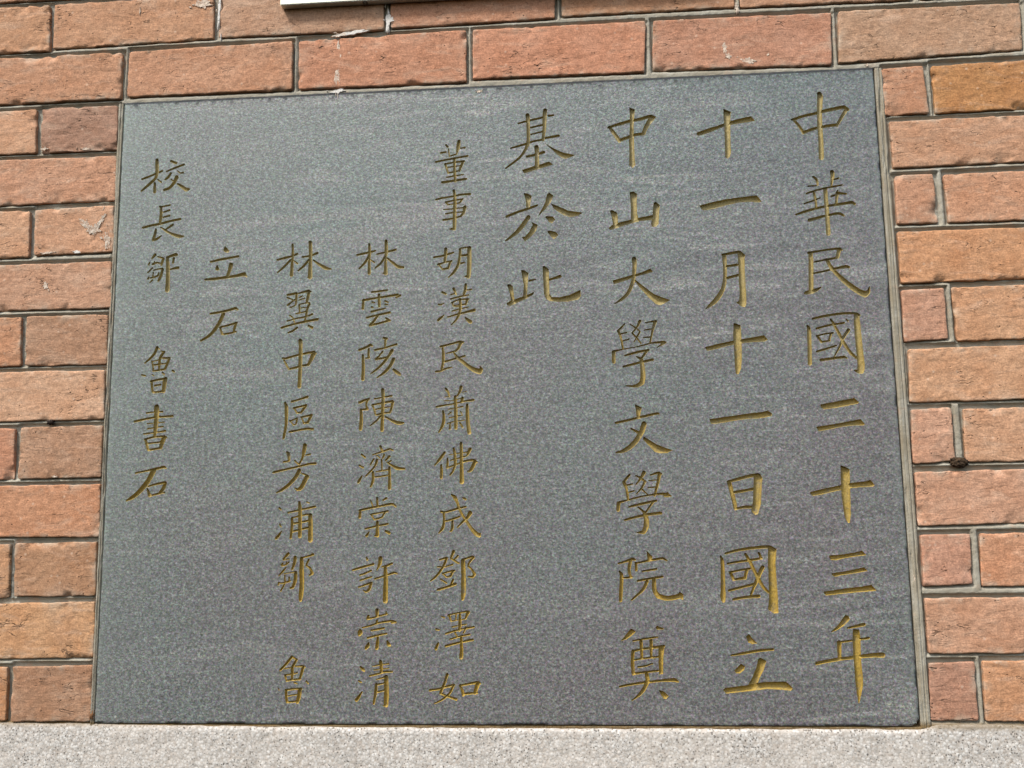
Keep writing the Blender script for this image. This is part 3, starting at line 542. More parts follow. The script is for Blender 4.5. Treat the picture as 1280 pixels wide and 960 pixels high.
# ------------------------------------------------------------------ engraved stone plaque
# every brush stroke cut in the stone, in 0.1 mm from the lower left corner of the plaque:
# character | x,z,width per joint of a stroke ; "P" = outline x,z of a broad stroke
INS = """中|9304,7838,60,9312,7800,73,9295,7617,65,9287,7415,63,9287,7212,63,9280,6978,67;8939,7504,28,8973,7508,38,9095,7546,38,9261,7578,43,9414,7612,48,9605,7643,53,9650,7607,43;9627,7602,50,9551,7483,40,9502,7398,38;8966,7491,35,9025,7413,38,9076,7316,40;9076,7323,45,9211,7367,40,9363,7395,43,9502,7407,45
華|9162,6726,30,9203,6688,37,9215,6614,22;9092,6604,20,9205,6608,17;9402,6779,57,9405,6726,50,9381,6594,22;9421,6679,22,9478,6694,27;9068,6508,25,9163,6537,25,9277,6565,25,9378,6581,25,9516,6602,22;9304,6558,50,9305,6412,52,9309,6215,54,9309,6018,57,9308,5969,54;9036,6377,22,9144,6408,25,9233,6442,20;9162,6511,32,9175,6417,32,9175,6312,30;9377,6460,27,9446,6479,25,9455,6525,25;9447,6499,42,9558,6484,25;9450,6499,42,9426,6355,30;8925,6236,27,9061,6277,37,9200,6311,35,9338,6335,32,9488,6352,37,9625,6367,44,9656,6346,32;9082,6155,45,9180,6180,40,9331,6214,35,9456,6229,39,9511,6200,30
民|9073,5720,54,9073,5610,62,9062,5416,61,9054,5236,59;8987,5213,44,9039,5224,54,9114,5247,44,9177,5281,17;9049,5730,37,9180,5749,27,9329,5767,30,9440,5772,34,9459,5752,25;9427,5753,49,9403,5663,44;9116,5609,22,9235,5630,25,9396,5653,29;9102,5464,25,9226,5486,25,9375,5516,32,9499,5537,44,9535,5527,34;9272,5629,49,9315,5537,49,9395,5431,54,9510,5312,68,9626,5218,75,9706,5175,80,9747,5202,53,9770,5265,15
國|8981,4798,24,8998,4753,49,8995,4563,51,8985,4317,53;9053,4882,32,9192,4910,32,9377,4935,32,9559,4937,32,9625,4910,27;9588,4913,68,9589,4736,80,9597,4483,84,9603,4295,89,9597,4227,87;9520,4220,14,9561,4202,43,9609,4195,41;9092,4756,27,9246,4793,27,9431,4819,27;9460,4864,19,9480,4840,24;9271,4866,29,9297,4827,34,9351,4705,36,9415,4564,41,9480,4449,41,9554,4372,36;9479,4726,44,9419,4640,41,9350,4503,29,9283,4391,17;9092,4661,27,9179,4684,22,9289,4696,24;9104,4648,34,9143,4584,32;9143,4584,24,9247,4600,24;9264,4688,32,9235,4600,29;9081,4466,29,9205,4500,27,9322,4535,22;9123,4358,39,9258,4373,34,9404,4388,34,9437,4375,19
二|P 9079,3803,9152,3817,9371,3852,9493,3877,9549,3823,9536,3804,9366,3773,9220,3751,9124,3741,9089,3759;P 9017,3528,9233,3559,9451,3596,9554,3614,9605,3545,9579,3534,9471,3537,9303,3520,9157,3492,9042,3474
十|P 9280,3056,9384,3008,9385,2921,9377,2800,9372,2619,9366,2463,9349,2356,9326,2358,9289,2428,9279,2560,9269,2681,9274,2862,9276,2983;P 8895,2734,9067,2774,9271,2813,9427,2842,9546,2852,9625,2873,9671,2807,9649,2788,9495,2783,9352,2770,9183,2736,9039,2702,8931,2686,8902,2704
三|P 9081,1972,9256,1986,9374,2005,9470,2027,9519,1974,9395,1957,9253,1938,9158,1915,9099,1921,9083,1942;P 9095,1762,9267,1787,9409,1815,9481,1830,9522,1785,9359,1757,9217,1738,9134,1720,9106,1735;P 8989,1548,9231,1582,9443,1604,9555,1626,9608,1556,9555,1548,9345,1534,9180,1517,9015,1501,8991,1525
年|P 9229,1272,9264,1263,9278,1220,9216,1156,9132,1104,9054,1070,9049,1081,9123,1145,9186,1226;9246,1121,23,9343,1142,33,9437,1161,42;P 9306,1109,9376,1103,9387,1005,9381,832,9379,706,9386,546,9380,455,9350,341,9324,256,9313,262,9304,375,9294,546,9293,706,9291,832,9294,1005;9117,954,21,9240,971,23,9357,988,25,9485,1005,28;9137,954,51,9130,787,46;8858,711,40,8994,741,42,9181,769,39,9367,792,42,9530,807,51,9628,807,62
十|P 8075,7692,8172,7647,8160,7590,8154,7454,8148,7250,8148,7101,8132,7035,8099,7012,8071,7037,8076,7253,8077,7457,8075,7607;P 7720,7385,7856,7429,7985,7464,8076,7495,8206,7533,8335,7561,8424,7575,8475,7509,8382,7495,8229,7477,8100,7453,7970,7408,7853,7365,7739,7337,7718,7358
一|P 7714,6402,7878,6442,8069,6475,8259,6494,8448,6510,8505,6424,8469,6412,8356,6426,8230,6422,8078,6395,7912,6355,7785,6333,7747,6341
月|7980,5742,33,8087,5759,35,8181,5771,42;8000,5725,55,8003,5607,50,7999,5477,45,7984,5361,50,7939,5246,57,7860,5145,60,7795,5089,42,7744,5052,12;P 8169,5772,8207,5790,8267,5726,8252,5690,8248,5508,8250,5249,8249,5094,8229,5056,8179,5064,8120,5118,8158,5136,8173,5251,8168,5407,8172,5576;8029,5591,35,8155,5604,35;8029,5437,35,8167,5472,37
十|P 8077,4858,8162,4827,8165,4712,8164,4522,8157,4382,8143,4282,8109,4204,8078,4208,8069,4334,8068,4524,8067,4715;P 7709,4559,7861,4593,8048,4629,8234,4657,8445,4689,8491,4633,8453,4609,8293,4605,8108,4589,7946,4553,7746,4507,7728,4514
一|P 7725,3651,7956,3678,8201,3710,8373,3725,8440,3742,8493,3710,8489,3673,8405,3656,8308,3646,8149,3640,7953,3612,7805,3590,7744,3591
日|7932,2871,48,7957,2760,53,7982,2638,53,7995,2547,43;7916,2874,29,8067,2911,41,8213,2945,41,8286,2950,46;P 8238,2963,8316,2962,8338,2913,8318,2755,8304,2598,8262,2477,8226,2466,8180,2509,8210,2635,8225,2817;7992,2743,34,8108,2762,36,8217,2781,34;8008,2547,29,8111,2564,36,8195,2563,38
國|7793,1972,26,7807,1918,45,7808,1775,50,7803,1597,55,7798,1491,67,7802,1444,43;7851,2008,29,7978,2042,33,8171,2070,36,8362,2084,38,8397,2075,36,8453,2049,24;P 8362,2080,8462,2049,8441,1889,8444,1711,8449,1475,8446,1299,8393,1294,8325,1341,8343,1476,8349,1712,8352,1890;7869,1886,24,7996,1908,29,8140,1925,31,8278,1947,31;8251,2007,31,8272,1950,29;8090,1997,33,8128,1927,41,8182,1808,43,8235,1689,45,8290,1594,40,8346,1541,31;8284,1837,52,8251,1772,52,8212,1689,47,8166,1595,36,8132,1518,28;7895,1784,29,8015,1807,26,8135,1824,31;7900,1775,38,7933,1697,41;7932,1695,31,8058,1714,33;8092,1797,40,8070,1714,38;7873,1568,29,8005,1600,33,8174,1640,31;7922,1462,33,8048,1485,36,8226,1498,40
立|P 8049,1026,8086,1058,8119,1009,8181,945,8116,939,8070,957;7865,809,24,8017,832,33,8183,861,35,8360,876,28;P 7890,632,7976,713,8024,678,8008,638,7959,598,7912,601;P 8178,765,8208,779,8277,742,8243,649,8185,546,8152,465,8046,465,8110,569,8156,673;P 7750,408,7775,431,8046,465,8223,500,8492,506,8567,431,8544,397,8417,414,8278,420,8090,399,7902,379,7784,367
中|P 6861,7773,6938,7737,6925,7648,6912,7511,6912,7306,6912,7101,6921,6979,6888,6942,6837,6976,6847,7104,6847,7309,6866,7513,6871,7678;6587,7507,31,6724,7545,44,6868,7579,44,7012,7603,47,7129,7633,49,7187,7619,36;7148,7603,78,7073,7490,57,7038,7403,52;6612,7491,44,6681,7385,52,6724,7314,47;6731,7325,47,6862,7367,47,6940,7391,44,7031,7396,44
山|P 6835,6618,6884,6623,6930,6587,6918,6467,6922,6333,6937,6252,6852,6209,6839,6269,6845,6403;P 6573,6380,6601,6385,6667,6349,6673,6209,6614,6151,6598,6278;P 6556,6153,6595,6185,6686,6215,6841,6249,6956,6272,7110,6299,7148,6278,7108,6232,6955,6225,6826,6190,6697,6155,6581,6119,6556,6131;P 7135,6465,7167,6473,7214,6428,7203,6322,7189,6176,7156,6144,7105,6140,7094,6180,7116,6285
大|P 6578,5452,6690,5481,6831,5516,6959,5551,7068,5593,7098,5549,7008,5523,6881,5491,6753,5446,6599,5403;6863,5725,63,6867,5646,56,6856,5515,46,6834,5411,48,6773,5282,45,6695,5207,38,6598,5147,13;P 6848,5450,6879,5449,6978,5361,7100,5259,7212,5210,7305,5175,7222,5132,7171,5112,7121,5129,7024,5223,6927,5343
學|6718,4882,20,6632,4796,30;6638,4787,38,6667,4703,28,6686,4574,25;6663,4754,20,6739,4772,20;6691,4664,20,6768,4687,20;6788,4877,18,6860,4826,23,6909,4780,20;6910,4915,40,6873,4839,28,6808,4763,20,6856,4710,25,6916,4625,18;6902,4767,25,6869,4710,23,6829,4647,15;6981,4890,18,7063,4904,23,7113,4907,35;7101,4897,43,7065,4782,30,7029,4629,22;6966,4797,18,7054,4808,18;6950,4701,15,7038,4705,18;6565,4532,33,6688,4558,18,6877,4588,18,7054,4628,22,7192,4634,42,7219,4630,35;7204,4624,37,7114,4569,12;6568,4526,45,6568,4398,45;6714,4477,28,6875,4518,33,7007,4540,30;6982,4521,32,6910,4427,27;6855,4461,17,6910,4427,37;6916,4414,45,6925,4312,57,6928,4210,65,6913,4128,62,6837,4086,42,6712,4091,17;6692,4337,28,6795,4360,32,6896,4383,32,7053,4415,37
文|P 6811,3859,6902,3813,6875,3719,6873,3682,6830,3689,6825,3783;6572,3628,32,6711,3654,30,6861,3688,32,7086,3735,32,7110,3729,22;6920,3606,67,6893,3519,67,6834,3420,64,6751,3334,62,6651,3274,44,6563,3257,20;6760,3549,25,6849,3501,35;P 6909,3453,6964,3417,7072,3347,7181,3302,7266,3275,7191,3239,7105,3235,7044,3254,6961,3343,6896,3419
學|6722,2978,30,6645,2890,34;6651,2884,42,6680,2804,34,6694,2681,32;6687,2850,22,6755,2864,20;6709,2764,22,6771,2780,20;6801,2968,20,6862,2936,27;6901,3003,47,6862,2936,34,6798,2857,15;6862,2934,25,6910,2893,34,6864,2813,25,6800,2741,15;6858,2807,22,6941,2729,17;6976,2971,17,7079,2999,32,7112,2982,22;7090,2976,44,7062,2859,39,7020,2719,32;6959,2904,17,7051,2909,17;6944,2815,17,7030,2823,20;6573,2637,32,6694,2669,22,6842,2706,22,7014,2731,24,7137,2738,32,7221,2710,17;P 7125,2742,7186,2760,7227,2704,7172,2696,7129,2702;6576,2627,49,6568,2548,44;6706,2585,27,6864,2620,32,7036,2655,32;6999,2640,29,6910,2519,24;6814,2581,15,6885,2519,32;6891,2507,44,6912,2422,63,6904,2337,66,6871,2274,51,6792,2271,15;6648,2425,29,6785,2460,34,6933,2488,37,7088,2505,37
院|6552,1900,19,6647,1926,29,6727,1952,39,6757,1943,29;6702,1928,39,6681,1820,39,6702,1730,29;6605,1725,22,6714,1736,27;6565,1803,27,6588,1761,44,6580,1618,48,6567,1457,41;P 6900,2053,6971,1980,6963,1932,6908,1932;6780,1904,24,6914,1930,27,7085,1956,31,7142,1930,19;6766,1904,32,6768,1820,34;6844,1805,24,7014,1830,27;6782,1690,27,6919,1714,29,7083,1737,29;6894,1681,43,6843,1586,39,6700,1462,22;6979,1698,48,6981,1579,55,7021,1508,60,7116,1481,58,7224,1492,60,7291,1512,67,7314,1470,24;7284,1548,19,7303,1518,36
奠|P 6684,1128,6742,1089,6693,1042,6619,996,6553,976,6621,1054;P 6974,1130,6997,1159,7085,1123,7055,1108,6995,1112;6705,980,22,6848,1003,24,6998,1024,19;6799,972,41,6801,860,38,6804,778,33;6919,983,41,6916,883,36,6915,790,31;6690,858,26,6784,879,26,6928,899,29,7072,916,31;6699,855,43,6689,732,43,6694,598,43;P 7006,918,7078,918,7062,801,7054,685,7049,592,7001,586,7000,743;6708,755,22,6840,776,24,6996,793,24;6753,674,22,6849,689,24,6928,714,17;6703,596,29,6847,615,26,6990,630,26;6852,592,48,6862,522,52,6829,441,48,6767,360,40,6670,285,12;6529,446,26,6675,474,29,6867,499,31,7034,517,33,7177,523,45,7221,505,26;P 6989,409,7053,390,7111,338,7074,301,7044,309,7016,355
基|5529,7725,58,5534,7658,50,5535,7506,45,5529,7340,47,5475,7219,37,5395,7126,34,5233,7007,24;5761,7784,55,5752,7676,55,5746,7524,47,5727,7373,39;P 5740,7338,5856,7257,5986,7190,6141,7149,6076,7117,6010,7102,5932,7144,5817,7259;5404,7616,24,5521,7645,29,5640,7667,32,5746,7690,29;5808,7704,32,5871,7709,26;5572,7553,26,5731,7583,29;5571,7456,24,5723,7490,26;5301,7279,26,5490,7326,32,5609,7362,29,5714,7378,32;5760,7399,29,5932,7423,39;5640,7278,63,5645,7184,55,5643,7034,58;5513,7156,34,5612,7172,39,5735,7205,42;P 5445,6974,5603,7022,5708,7047,5800,7075,5855,7031,5734,6995,5602,6960,5471,6925
於|P 5460,6660,5519,6651,5568,6615,5550,6534,5542,6467,5490,6462,5491,6550;5238,6350,37,5385,6406,34,5516,6445,36,5634,6485,29;5520,6333,55,5447,6228,60,5355,6124,52,5221,6026,23;P 5552,6271,5642,6221,5615,6141,5549,6064,5470,6006,5426,6068,5471,6073,5524,6131,5571,6224;P 5766,6634,5799,6649,5850,6610,5816,6524,5736,6419,5637,6329,5671,6395,5738,6513;P 5809,6508,5906,6466,6034,6401,6227,6366,6162,6322,6058,6310,5981,6336,5853,6428;P 5735,6325,5761,6337,5838,6328,5866,6286,5824,6234,5785,6256;P 5760,6133,5796,6145,5873,6119,5905,6077,5846,6023,5795,6068
此|P 5410,5629,5452,5628,5509,5586,5494,5428,5485,5284,5433,5272,5446,5430;5520,5484,31,5598,5501,18;P 5229,5443,5268,5449,5304,5421,5324,5236,5278,5211,5267,5317;P 5220,5200,5278,5231,5369,5261,5498,5303,5582,5340,5569,5301,5472,5245,5342,5190,5265,5156,5226,5173;P 5691,5670,5717,5674,5771,5630,5771,5485,5774,5301,5805,5260,5908,5257,6036,5282,6171,5347,6176,5262,6137,5218,6009,5195,5881,5193,5779,5209,5728,5237,5704,5303,5697,5487;5778,5489,31,5861,5512,38,5910,5527,49
董|4444,7360,31,4464,7334,31;4477,7304,20,4487,7200,20;4374,7255,28,4442,7264,28;4617,7404,48,4602,7320,48,4586,7227,20;4632,7308,20,4697,7313,23;4492,7205,20,4572,7227,23;4306,7133,28,4422,7153,28,4531,7169,28,4731,7198,28;4553,7171,37,4556,7011,37,4565,6856,37;4426,7099,28,4531,7113,25,4681,7128,31;4431,7099,31,4471,6973,28;4666,7120,40,4620,6998,34;4471,7051,23,4640,7069,20;4481,6975,25,4620,6998,23;4451,6915,25,4550,6929,25,4670,6944,20;4393,6848,37,4530,6863,37,4707,6883,34
事|4546,6731,37,4558,6617,42,4555,6465,48,4552,6312,53,4549,6211,48,4490,6208,22;4308,6617,28,4417,6638,28,4536,6651,28,4635,6671,31,4759,6674,34;4437,6576,28,4536,6593,25,4660,6610,25;4437,6571,23,4466,6541,23,4536,6547,17;4650,6604,31,4625,6564,25,4575,6550,17;4412,6475,20,4535,6481,20,4664,6493,22,4689,6505,42;4436,6418,22,4535,6430,22,4654,6435,22;4689,6500,45,4673,6429,39,4639,6380,31;4406,6336,31,4515,6349,28,4639,6377,28
胡|4435,5944,45,4433,5865,45,4420,5766,33;4282,5838,28,4405,5854,31,4533,5892,28;4336,5738,36,4415,5761,25,4511,5780,31;4346,5733,22,4390,5676,25;4390,5673,28,4463,5684,31;4493,5768,36,4468,5686,31;4622,5944,22,4749,5960,25;4622,5934,36,4621,5859,36,4596,5729,39,4542,5631,36,4468,5561,19;4744,5945,56,4743,5805,58,4739,5655,58,4732,5565,55,4688,5567,22;4641,5846,31,4729,5855,33;4635,5743,31,4675,5752,28
漢|4389,5369,33,4433,5343,33;4340,5209,28,4369,5204,25,4413,5224,14;4411,5066,17,4374,5033,33,4335,5001,36;4536,5411,39,4555,5369,33,4570,5329,19;4501,5331,22,4555,5349,19;4695,5462,36,4687,5384,42,4665,5321,25;4707,5384,19,4765,5392,25;4496,5274,25,4618,5302,25,4731,5321,22;4511,5226,28,4608,5263,19,4725,5266,30;4516,5221,22,4530,5186,19,4608,5194,19;4711,5260,36,4696,5201,28,4628,5193,19;4540,5176,17,4618,5174,17;4515,5115,22,4618,5139,19,4725,5161,19;4618,5268,33,4623,5178,36,4612,5090,36,4573,5007,33,4505,4933,17;4457,5037,22,4569,5067,28,4685,5093,30,4802,5119,41;4690,5019,28,4724,4988,47,4753,4966,50
民|4365,4654,33,4480,4680,28,4615,4712,33,4659,4701,25;4392,4638,28,4400,4550,41,4397,4453,36,4377,4347,33;4305,4331,33,4363,4337,27,4430,4365,25,4508,4382,19;4625,4695,47,4596,4628,36,4557,4590,30;4441,4564,19,4528,4584,25,4566,4595,25;4406,4453,25,4489,4475,27,4566,4497,30,4677,4523,27;4533,4576,22,4576,4512,41,4643,4456,47,4720,4391,52,4796,4341,63,4864,4320,74,4888,4344,46,4872,4383,16
蕭|4430,4108,33,4458,4069,30,4477,4006,19;4415,3998,14,4473,4006,14;4627,4128,41,4612,4070,35,4573,4004,22;4641,4055,14,4694,4069,16;4410,3955,14,4525,3955,14,4641,3983,16;4549,4004,38,4556,3880,44,4558,3736,46,4557,3603,46;4309,3877,27,4429,3897,25,4544,3913,22,4660,3940,24,4784,3956,33;4645,3983,41,4631,3935,33;4467,3843,19,4563,3860,19,4645,3873,22;4496,3804,22,4462,3776,19;4472,3733,16,4548,3746,16,4644,3763,16;4620,3811,19,4639,3773,16;4452,3662,19,4524,3684,16,4562,3688,16,4663,3700,19;4395,3821,30,4405,3730,41,4390,3644,38,4342,3554,19;4702,3891,38,4706,3781,46,4711,3666,49,4729,3542,54;4486,3661,22,4481,3595,30;4610,3668,22,4643,3610,27
佛|4413,3295,35,4360,3225,38,4289,3137,19;4370,3136,30,4374,3060,38,4371,2980,38;4528,3345,30,4543,3265,38,4546,3151,38,4522,3067,30,4483,3011,24;4623,3410,38,4627,3263,43,4628,3075,49,4630,2925,62;4470,3266,14,4618,3287,19,4703,3298,19,4742,3341,30;4737,3332,46,4703,3262,32;4484,3195,19,4617,3226,22,4698,3248,19;4451,3219,27,4451,3172,32,4446,3111,32;4441,3101,24,4560,3142,24,4674,3182,30,4779,3194,32,4821,3166,27;4798,3175,48,4769,3110,48,4740,3064,40,4707,3053,24
成|4500,2766,22,4539,2733,46,4572,2667,35,4595,2593,35,4633,2518,37,4698,2415,40,4754,2336,45,4810,2276,56,4842,2257,53,4857,2284,19;4648,2722,27,4676,2708,32;4368,2558,35,4406,2550,27,4501,2571,27,4595,2597,29,4676,2612,29;4401,2539,32,4404,2447,32,4387,2354,38,4340,2297,21;4411,2437,27,4500,2459,27,4600,2492,27;4510,2436,29,4508,2353,35,4490,2314,27,4472,2314,16;4732,2535,59,4698,2480,43,4642,2430,32,4571,2359,19
鄧|4348,1966,24,4433,1987,35;4433,1979,37,4405,1906,35,4348,1816,32,4292,1752,29,4235,1709,19;4320,1880,19,4367,1875,24;4522,2066,40,4489,1983,29;4574,2010,29,4527,1960,19;4489,1979,24,4583,1923,27;4404,1874,19,4508,1906,24;4386,1797,24,4461,1819,24,4531,1832,29;4395,1792,24,4423,1760,24;4512,1823,35,4484,1764,29,4432,1754,19;4357,1729,21,4432,1683,24;4516,1723,29,4488,1660,29;4324,1602,32,4423,1628,32,4544,1668,37;4639,1955,51,4643,1831,58,4645,1695,61,4642,1559,61,4632,1486,40;4630,1959,32,4705,1986,27,4761,1999,35;4770,1990,37,4714,1922,27,4704,1881,24,4751,1840,29,4783,1785,40,4759,1753,32,4703,1756,19
澤|4370,1279,21,4403,1265,24;4305,1126,29,4337,1117,26;4328,960,26,4300,893,40;4454,1292,29,4561,1318,21,4691,1336,29;4463,1287,29,4486,1224,24;4486,1220,18,4589,1237,18,4672,1246,18;4701,1327,45,4668,1255,29;4552,1309,21,4547,1237,18;4598,1309,26,4598,1201,42,4593,1112,37;4500,1152,18,4588,1170,18,4677,1183,18;4421,1072,26,4514,1099,26,4625,1125,26,4769,1151,26;4537,1085,26,4560,1040,24;4672,1143,32,4639,1076,18;4476,1005,24,4588,1036,24,4718,1062,26;4421,924,32,4532,951,29,4624,973,29,4754,999,34;4611,1022,34,4617,888,42,4610,790,50
如|4438,587,39,4410,498,37,4364,392,34,4354,366,29,4437,331,26,4547,296,37;4221,401,29,4327,414,29,4419,441,29,4521,463,34;4516,458,34,4474,375,31,4419,322,29,4354,278,26,4281,247,18;4594,454,29,4621,401,39,4635,348,39;4594,457,31,4695,476,29,4796,491,34,4842,481,26;4815,481,57,4787,401,49,4777,366,39;4640,356,29,4722,366,29,4805,366,23
林|3424,6041,34,3430,5934,40,3426,5803,37,3427,5652,48;3265,5904,31,3415,5930,31,3504,5952,28;3425,5894,31,3376,5805,37,3297,5721,28;3440,5833,23,3495,5795,23;3648,6078,45,3651,5947,48,3642,5826,39,3645,5644,53;3606,5646,17,3640,5640,34;3529,5905,25,3644,5927,28,3777,5957,34;3639,5876,31,3585,5787,34,3506,5719,23;3664,5845,28,3744,5777,37,3813,5724,45,3877,5717,36
雲|3464,5398,28,3558,5407,28,3667,5418,28;3351,5293,37,3470,5310,31,3588,5326,31,3805,5354,36;3785,5315,25,3839,5343,34;3353,5298,31,3347,5184,39;3558,5362,39,3564,5207,39;3470,5265,25,3500,5259,22;3461,5200,25,3481,5192,22;3638,5275,25,3677,5258,25;3643,5230,25,3673,5226,20;3461,5136,28,3550,5158,28,3643,5175,22;3398,5061,28,3550,5093,31,3703,5122,34;3541,5079,34,3492,5011,36,3438,4958,31;3443,4958,34,3551,4979,31,3689,5015,33;3654,5046,28,3698,5015,39
陔|3306,4638,36,3396,4670,36,3450,4701,39,3475,4687,28;3431,4644,33,3427,4576,31,3432,4536,33;3393,4528,22,3437,4531,22;3353,4568,33,3361,4430,42,3356,4255,47;3623,4787,33,3661,4776,39;3646,4771,31,3642,4658,28;3510,4632,31,3642,4658,28,3793,4701,31;3613,4610,28,3574,4562,25,3525,4514,36;3525,4512,33,3613,4522,28,3682,4540,25;3735,4619,50,3691,4549,39,3624,4463,36,3546,4387,31,3463,4327,19;3755,4508,47,3712,4422,44,3634,4336,36,3542,4272,19;3756,4372,33,3790,4342,47,3834,4309,44
陳|3315,3957,39,3383,3984,33,3437,3997,36;3422,3983,33,3403,3930,28,3419,3867,33;3360,3864,28,3423,3867,30;3336,3864,33,3342,3739,47,3334,3614,47;3616,4114,47,3622,3993,47,3618,3849,44,3614,3704,44,3610,3594,47;3510,3998,25,3617,4013,25,3733,4031,28;3481,3919,30,3598,3941,28,3743,3962,36;3486,3914,28,3511,3851,25,3526,3793,25;3748,3952,39,3729,3865,36,3710,3818,28;3511,3859,22,3618,3878,19,3715,3890,19;3531,3788,25,3618,3810,25,3710,3818,25;3589,3772,28,3532,3711,25,3459,3655,17;3657,3761,25,3745,3711,36,3822,3681,49,3885,3682,30
濟|3351,3291,25,3395,3252,30;3319,3153,25,3368,3126,27;3359,3020,19,3326,2964,41,3312,2940,36;3592,3386,36,3614,3329,30;3492,3283,19,3602,3317,25,3708,3351,27,3751,3336,22;3506,3226,27,3464,3160,22;3550,3216,36,3517,3131,30,3407,3014,19;3545,3273,19,3583,3244,19;3641,3281,27,3622,3238,19;3709,3260,36,3661,3209,25;3728,3203,22,3699,3185,19;3608,3215,25,3614,3082,22;3680,3185,22,3738,3146,30,3815,3107,41,3901,3101,27;3541,3069,22,3623,3082,22,3695,3090,22;3518,2999,22,3614,3011,25,3700,3024,22;3498,3065,33,3499,2961,38,3471,2881,27;3709,3118,33,3712,2995,41,3713,2854,46
棠|3472,2706,19,3502,2635,19;3554,2738,30,3559,2634,33;3673,2734,33,3630,2708,24;3330,2586,30,3454,2612,30,3588,2634,30,3741,2660,35,3793,2631,27;3339,2581,35,3335,2502,41;3474,2533,24,3569,2550,22,3689,2572,30;3479,2528,24,3522,2471,24;3655,2558,30,3618,2498,27;3527,2471,24,3618,2494,22;3559,2438,38,3562,2271,49;3529,2267,22,3562,2269,30;3409,2356,27,3552,2387,27,3690,2414,30;3452,2314,22,3424,2271,41;3666,2326,30,3709,2302,41
許|3426,2003,24,3436,1975,32;3252,1850,27,3375,1883,30,3512,1919,30;3343,1785,24,3414,1809,27,3485,1841,27;3348,1721,24,3424,1745,24,3490,1763,24;3332,1640,27,3415,1667,27,3491,1692,32;3486,1685,38,3463,1612,38,3425,1580,27,3387,1599,16;3602,1992,54,3593,1923,43,3560,1850,19;3622,1886,24,3697,1903,30,3749,1926,30;3665,1876,46,3670,1748,56,3669,1611,62,3667,1470,64;3533,1740,24,3660,1775,27,3774,1811,30,3812,1802,24
崇|3564,1358,48,3565,1290,40;3456,1289,35,3445,1254,32,3523,1268,24,3617,1294,24,3687,1312,27;3677,1335,24,3682,1308,21;3382,1148,21,3504,1177,24,3580,1204,27,3748,1228,29,3800,1212,24;3354,1128,24,3353,1088,62,3341,1056,27;3565,1236,27,3561,1209,29;3749,1208,29,3795,1212,27;3491,1114,24,3571,1127,27,3650,1141,27;3449,1024,27,3562,1051,27,3684,1077,29;3576,1028,32,3572,965,43,3563,902,45;3464,966,19,3450,930,48,3427,898,37;3694,983,29,3713,947,48,3731,933,27
清|3364,676,24,3392,649,45,3411,631,27;3342,511,24,3370,498,27;3385,382,19,3344,320,40,3316,285,45;3613,743,40,3621,676,45,3621,613,40;3513,685,19,3611,703,19,3714,716,21;3528,640,13,3714,662,19;3477,571,24,3584,596,27,3668,618,29,3756,622,26;3566,529,19,3659,551,21;3682,556,53,3686,453,61,3687,321,63,3684,228,58;3652,219,18,3680,224,32;3562,462,24,3659,484,24;3572,378,26,3665,400,26;3562,471,32,3553,365,40,3531,241,26
林|2397,6076,32,2403,5943,37,2397,5821,40,2391,5659,49;2194,5874,29,2315,5900,34,2395,5918,29,2460,5944,37;2371,5863,32,2297,5784,34,2203,5701,23;2422,5851,23,2468,5814,26;2634,6098,49,2641,5985,49,2641,5833,49,2640,5626,63;2612,5623,23,2642,5625,34;2537,5901,29,2637,5914,29,2732,5947,37;2618,5859,31,2559,5785,34,2480,5717,23;2683,5852,26,2760,5793,40,2851,5740,48,2921,5725,20
翼|2344,5395,34,2461,5413,37;2466,5406,31,2462,5341,34,2459,5281,28,2454,5256,26;2342,5360,23,2418,5327,20;2443,5331,23,2349,5259,31;2385,5228,26,2439,5246,20;2486,5411,20,2621,5441,37,2651,5430,28;2631,5431,45,2617,5356,43,2603,5291,34;2502,5355,20,2547,5378,17;2498,5320,17,2577,5347,17;2499,5260,20,2569,5277,17,2639,5280,26;2504,5254,26,2511,5149,26;2530,5214,17,2595,5222,17;2639,5265,37,2610,5196,34,2597,5102,34;2461,5141,20,2596,5167,23;2377,5123,20,2423,5082,23,2444,5021,20;2348,5047,23,2483,5080,23,2592,5097,25,2681,5129,31;2592,5097,28,2583,5037,23;2275,4961,34,2434,5002,31,2583,5032,34,2752,5060,37;2480,4956,31,2426,4917,31,2367,4892,28;2634,4976,31,2679,4950,40
中|2528,4782,57,2532,4698,51,2533,4550,54,2531,4402,51,2525,4182,53;2294,4556,25,2344,4553,34,2443,4580,31,2532,4599,31,2631,4618,34,2710,4629,37,2735,4609,28;2705,4599,62,2672,4526,51,2639,4463,39;2315,4531,25,2346,4476,28,2377,4421,28;2382,4411,31,2466,4428,34,2535,4446,31,2634,4461,34
區|2431,3987,31,2534,4014,28,2632,4043,36;2342,3975,31,2360,3921,48,2363,3804,45,2359,3669,39,2332,3520,36;2457,3901,34,2535,3917,28,2619,3935,34;2462,3899,25,2498,3845,25;2498,3840,25,2557,3844,25;2614,3925,36,2557,3844,31;2411,3736,25,2460,3752,22,2504,3768,25;2416,3731,20,2457,3686,22;2457,3686,22,2491,3695,22;2504,3758,28,2491,3695,25;2558,3781,28,2626,3794,28,2695,3807,33;2563,3776,25,2594,3708,28;2589,3703,25,2643,3710,25;2690,3798,36,2643,3712,36;2409,3596,33,2561,3622,31,2649,3632,33,2713,3626,33
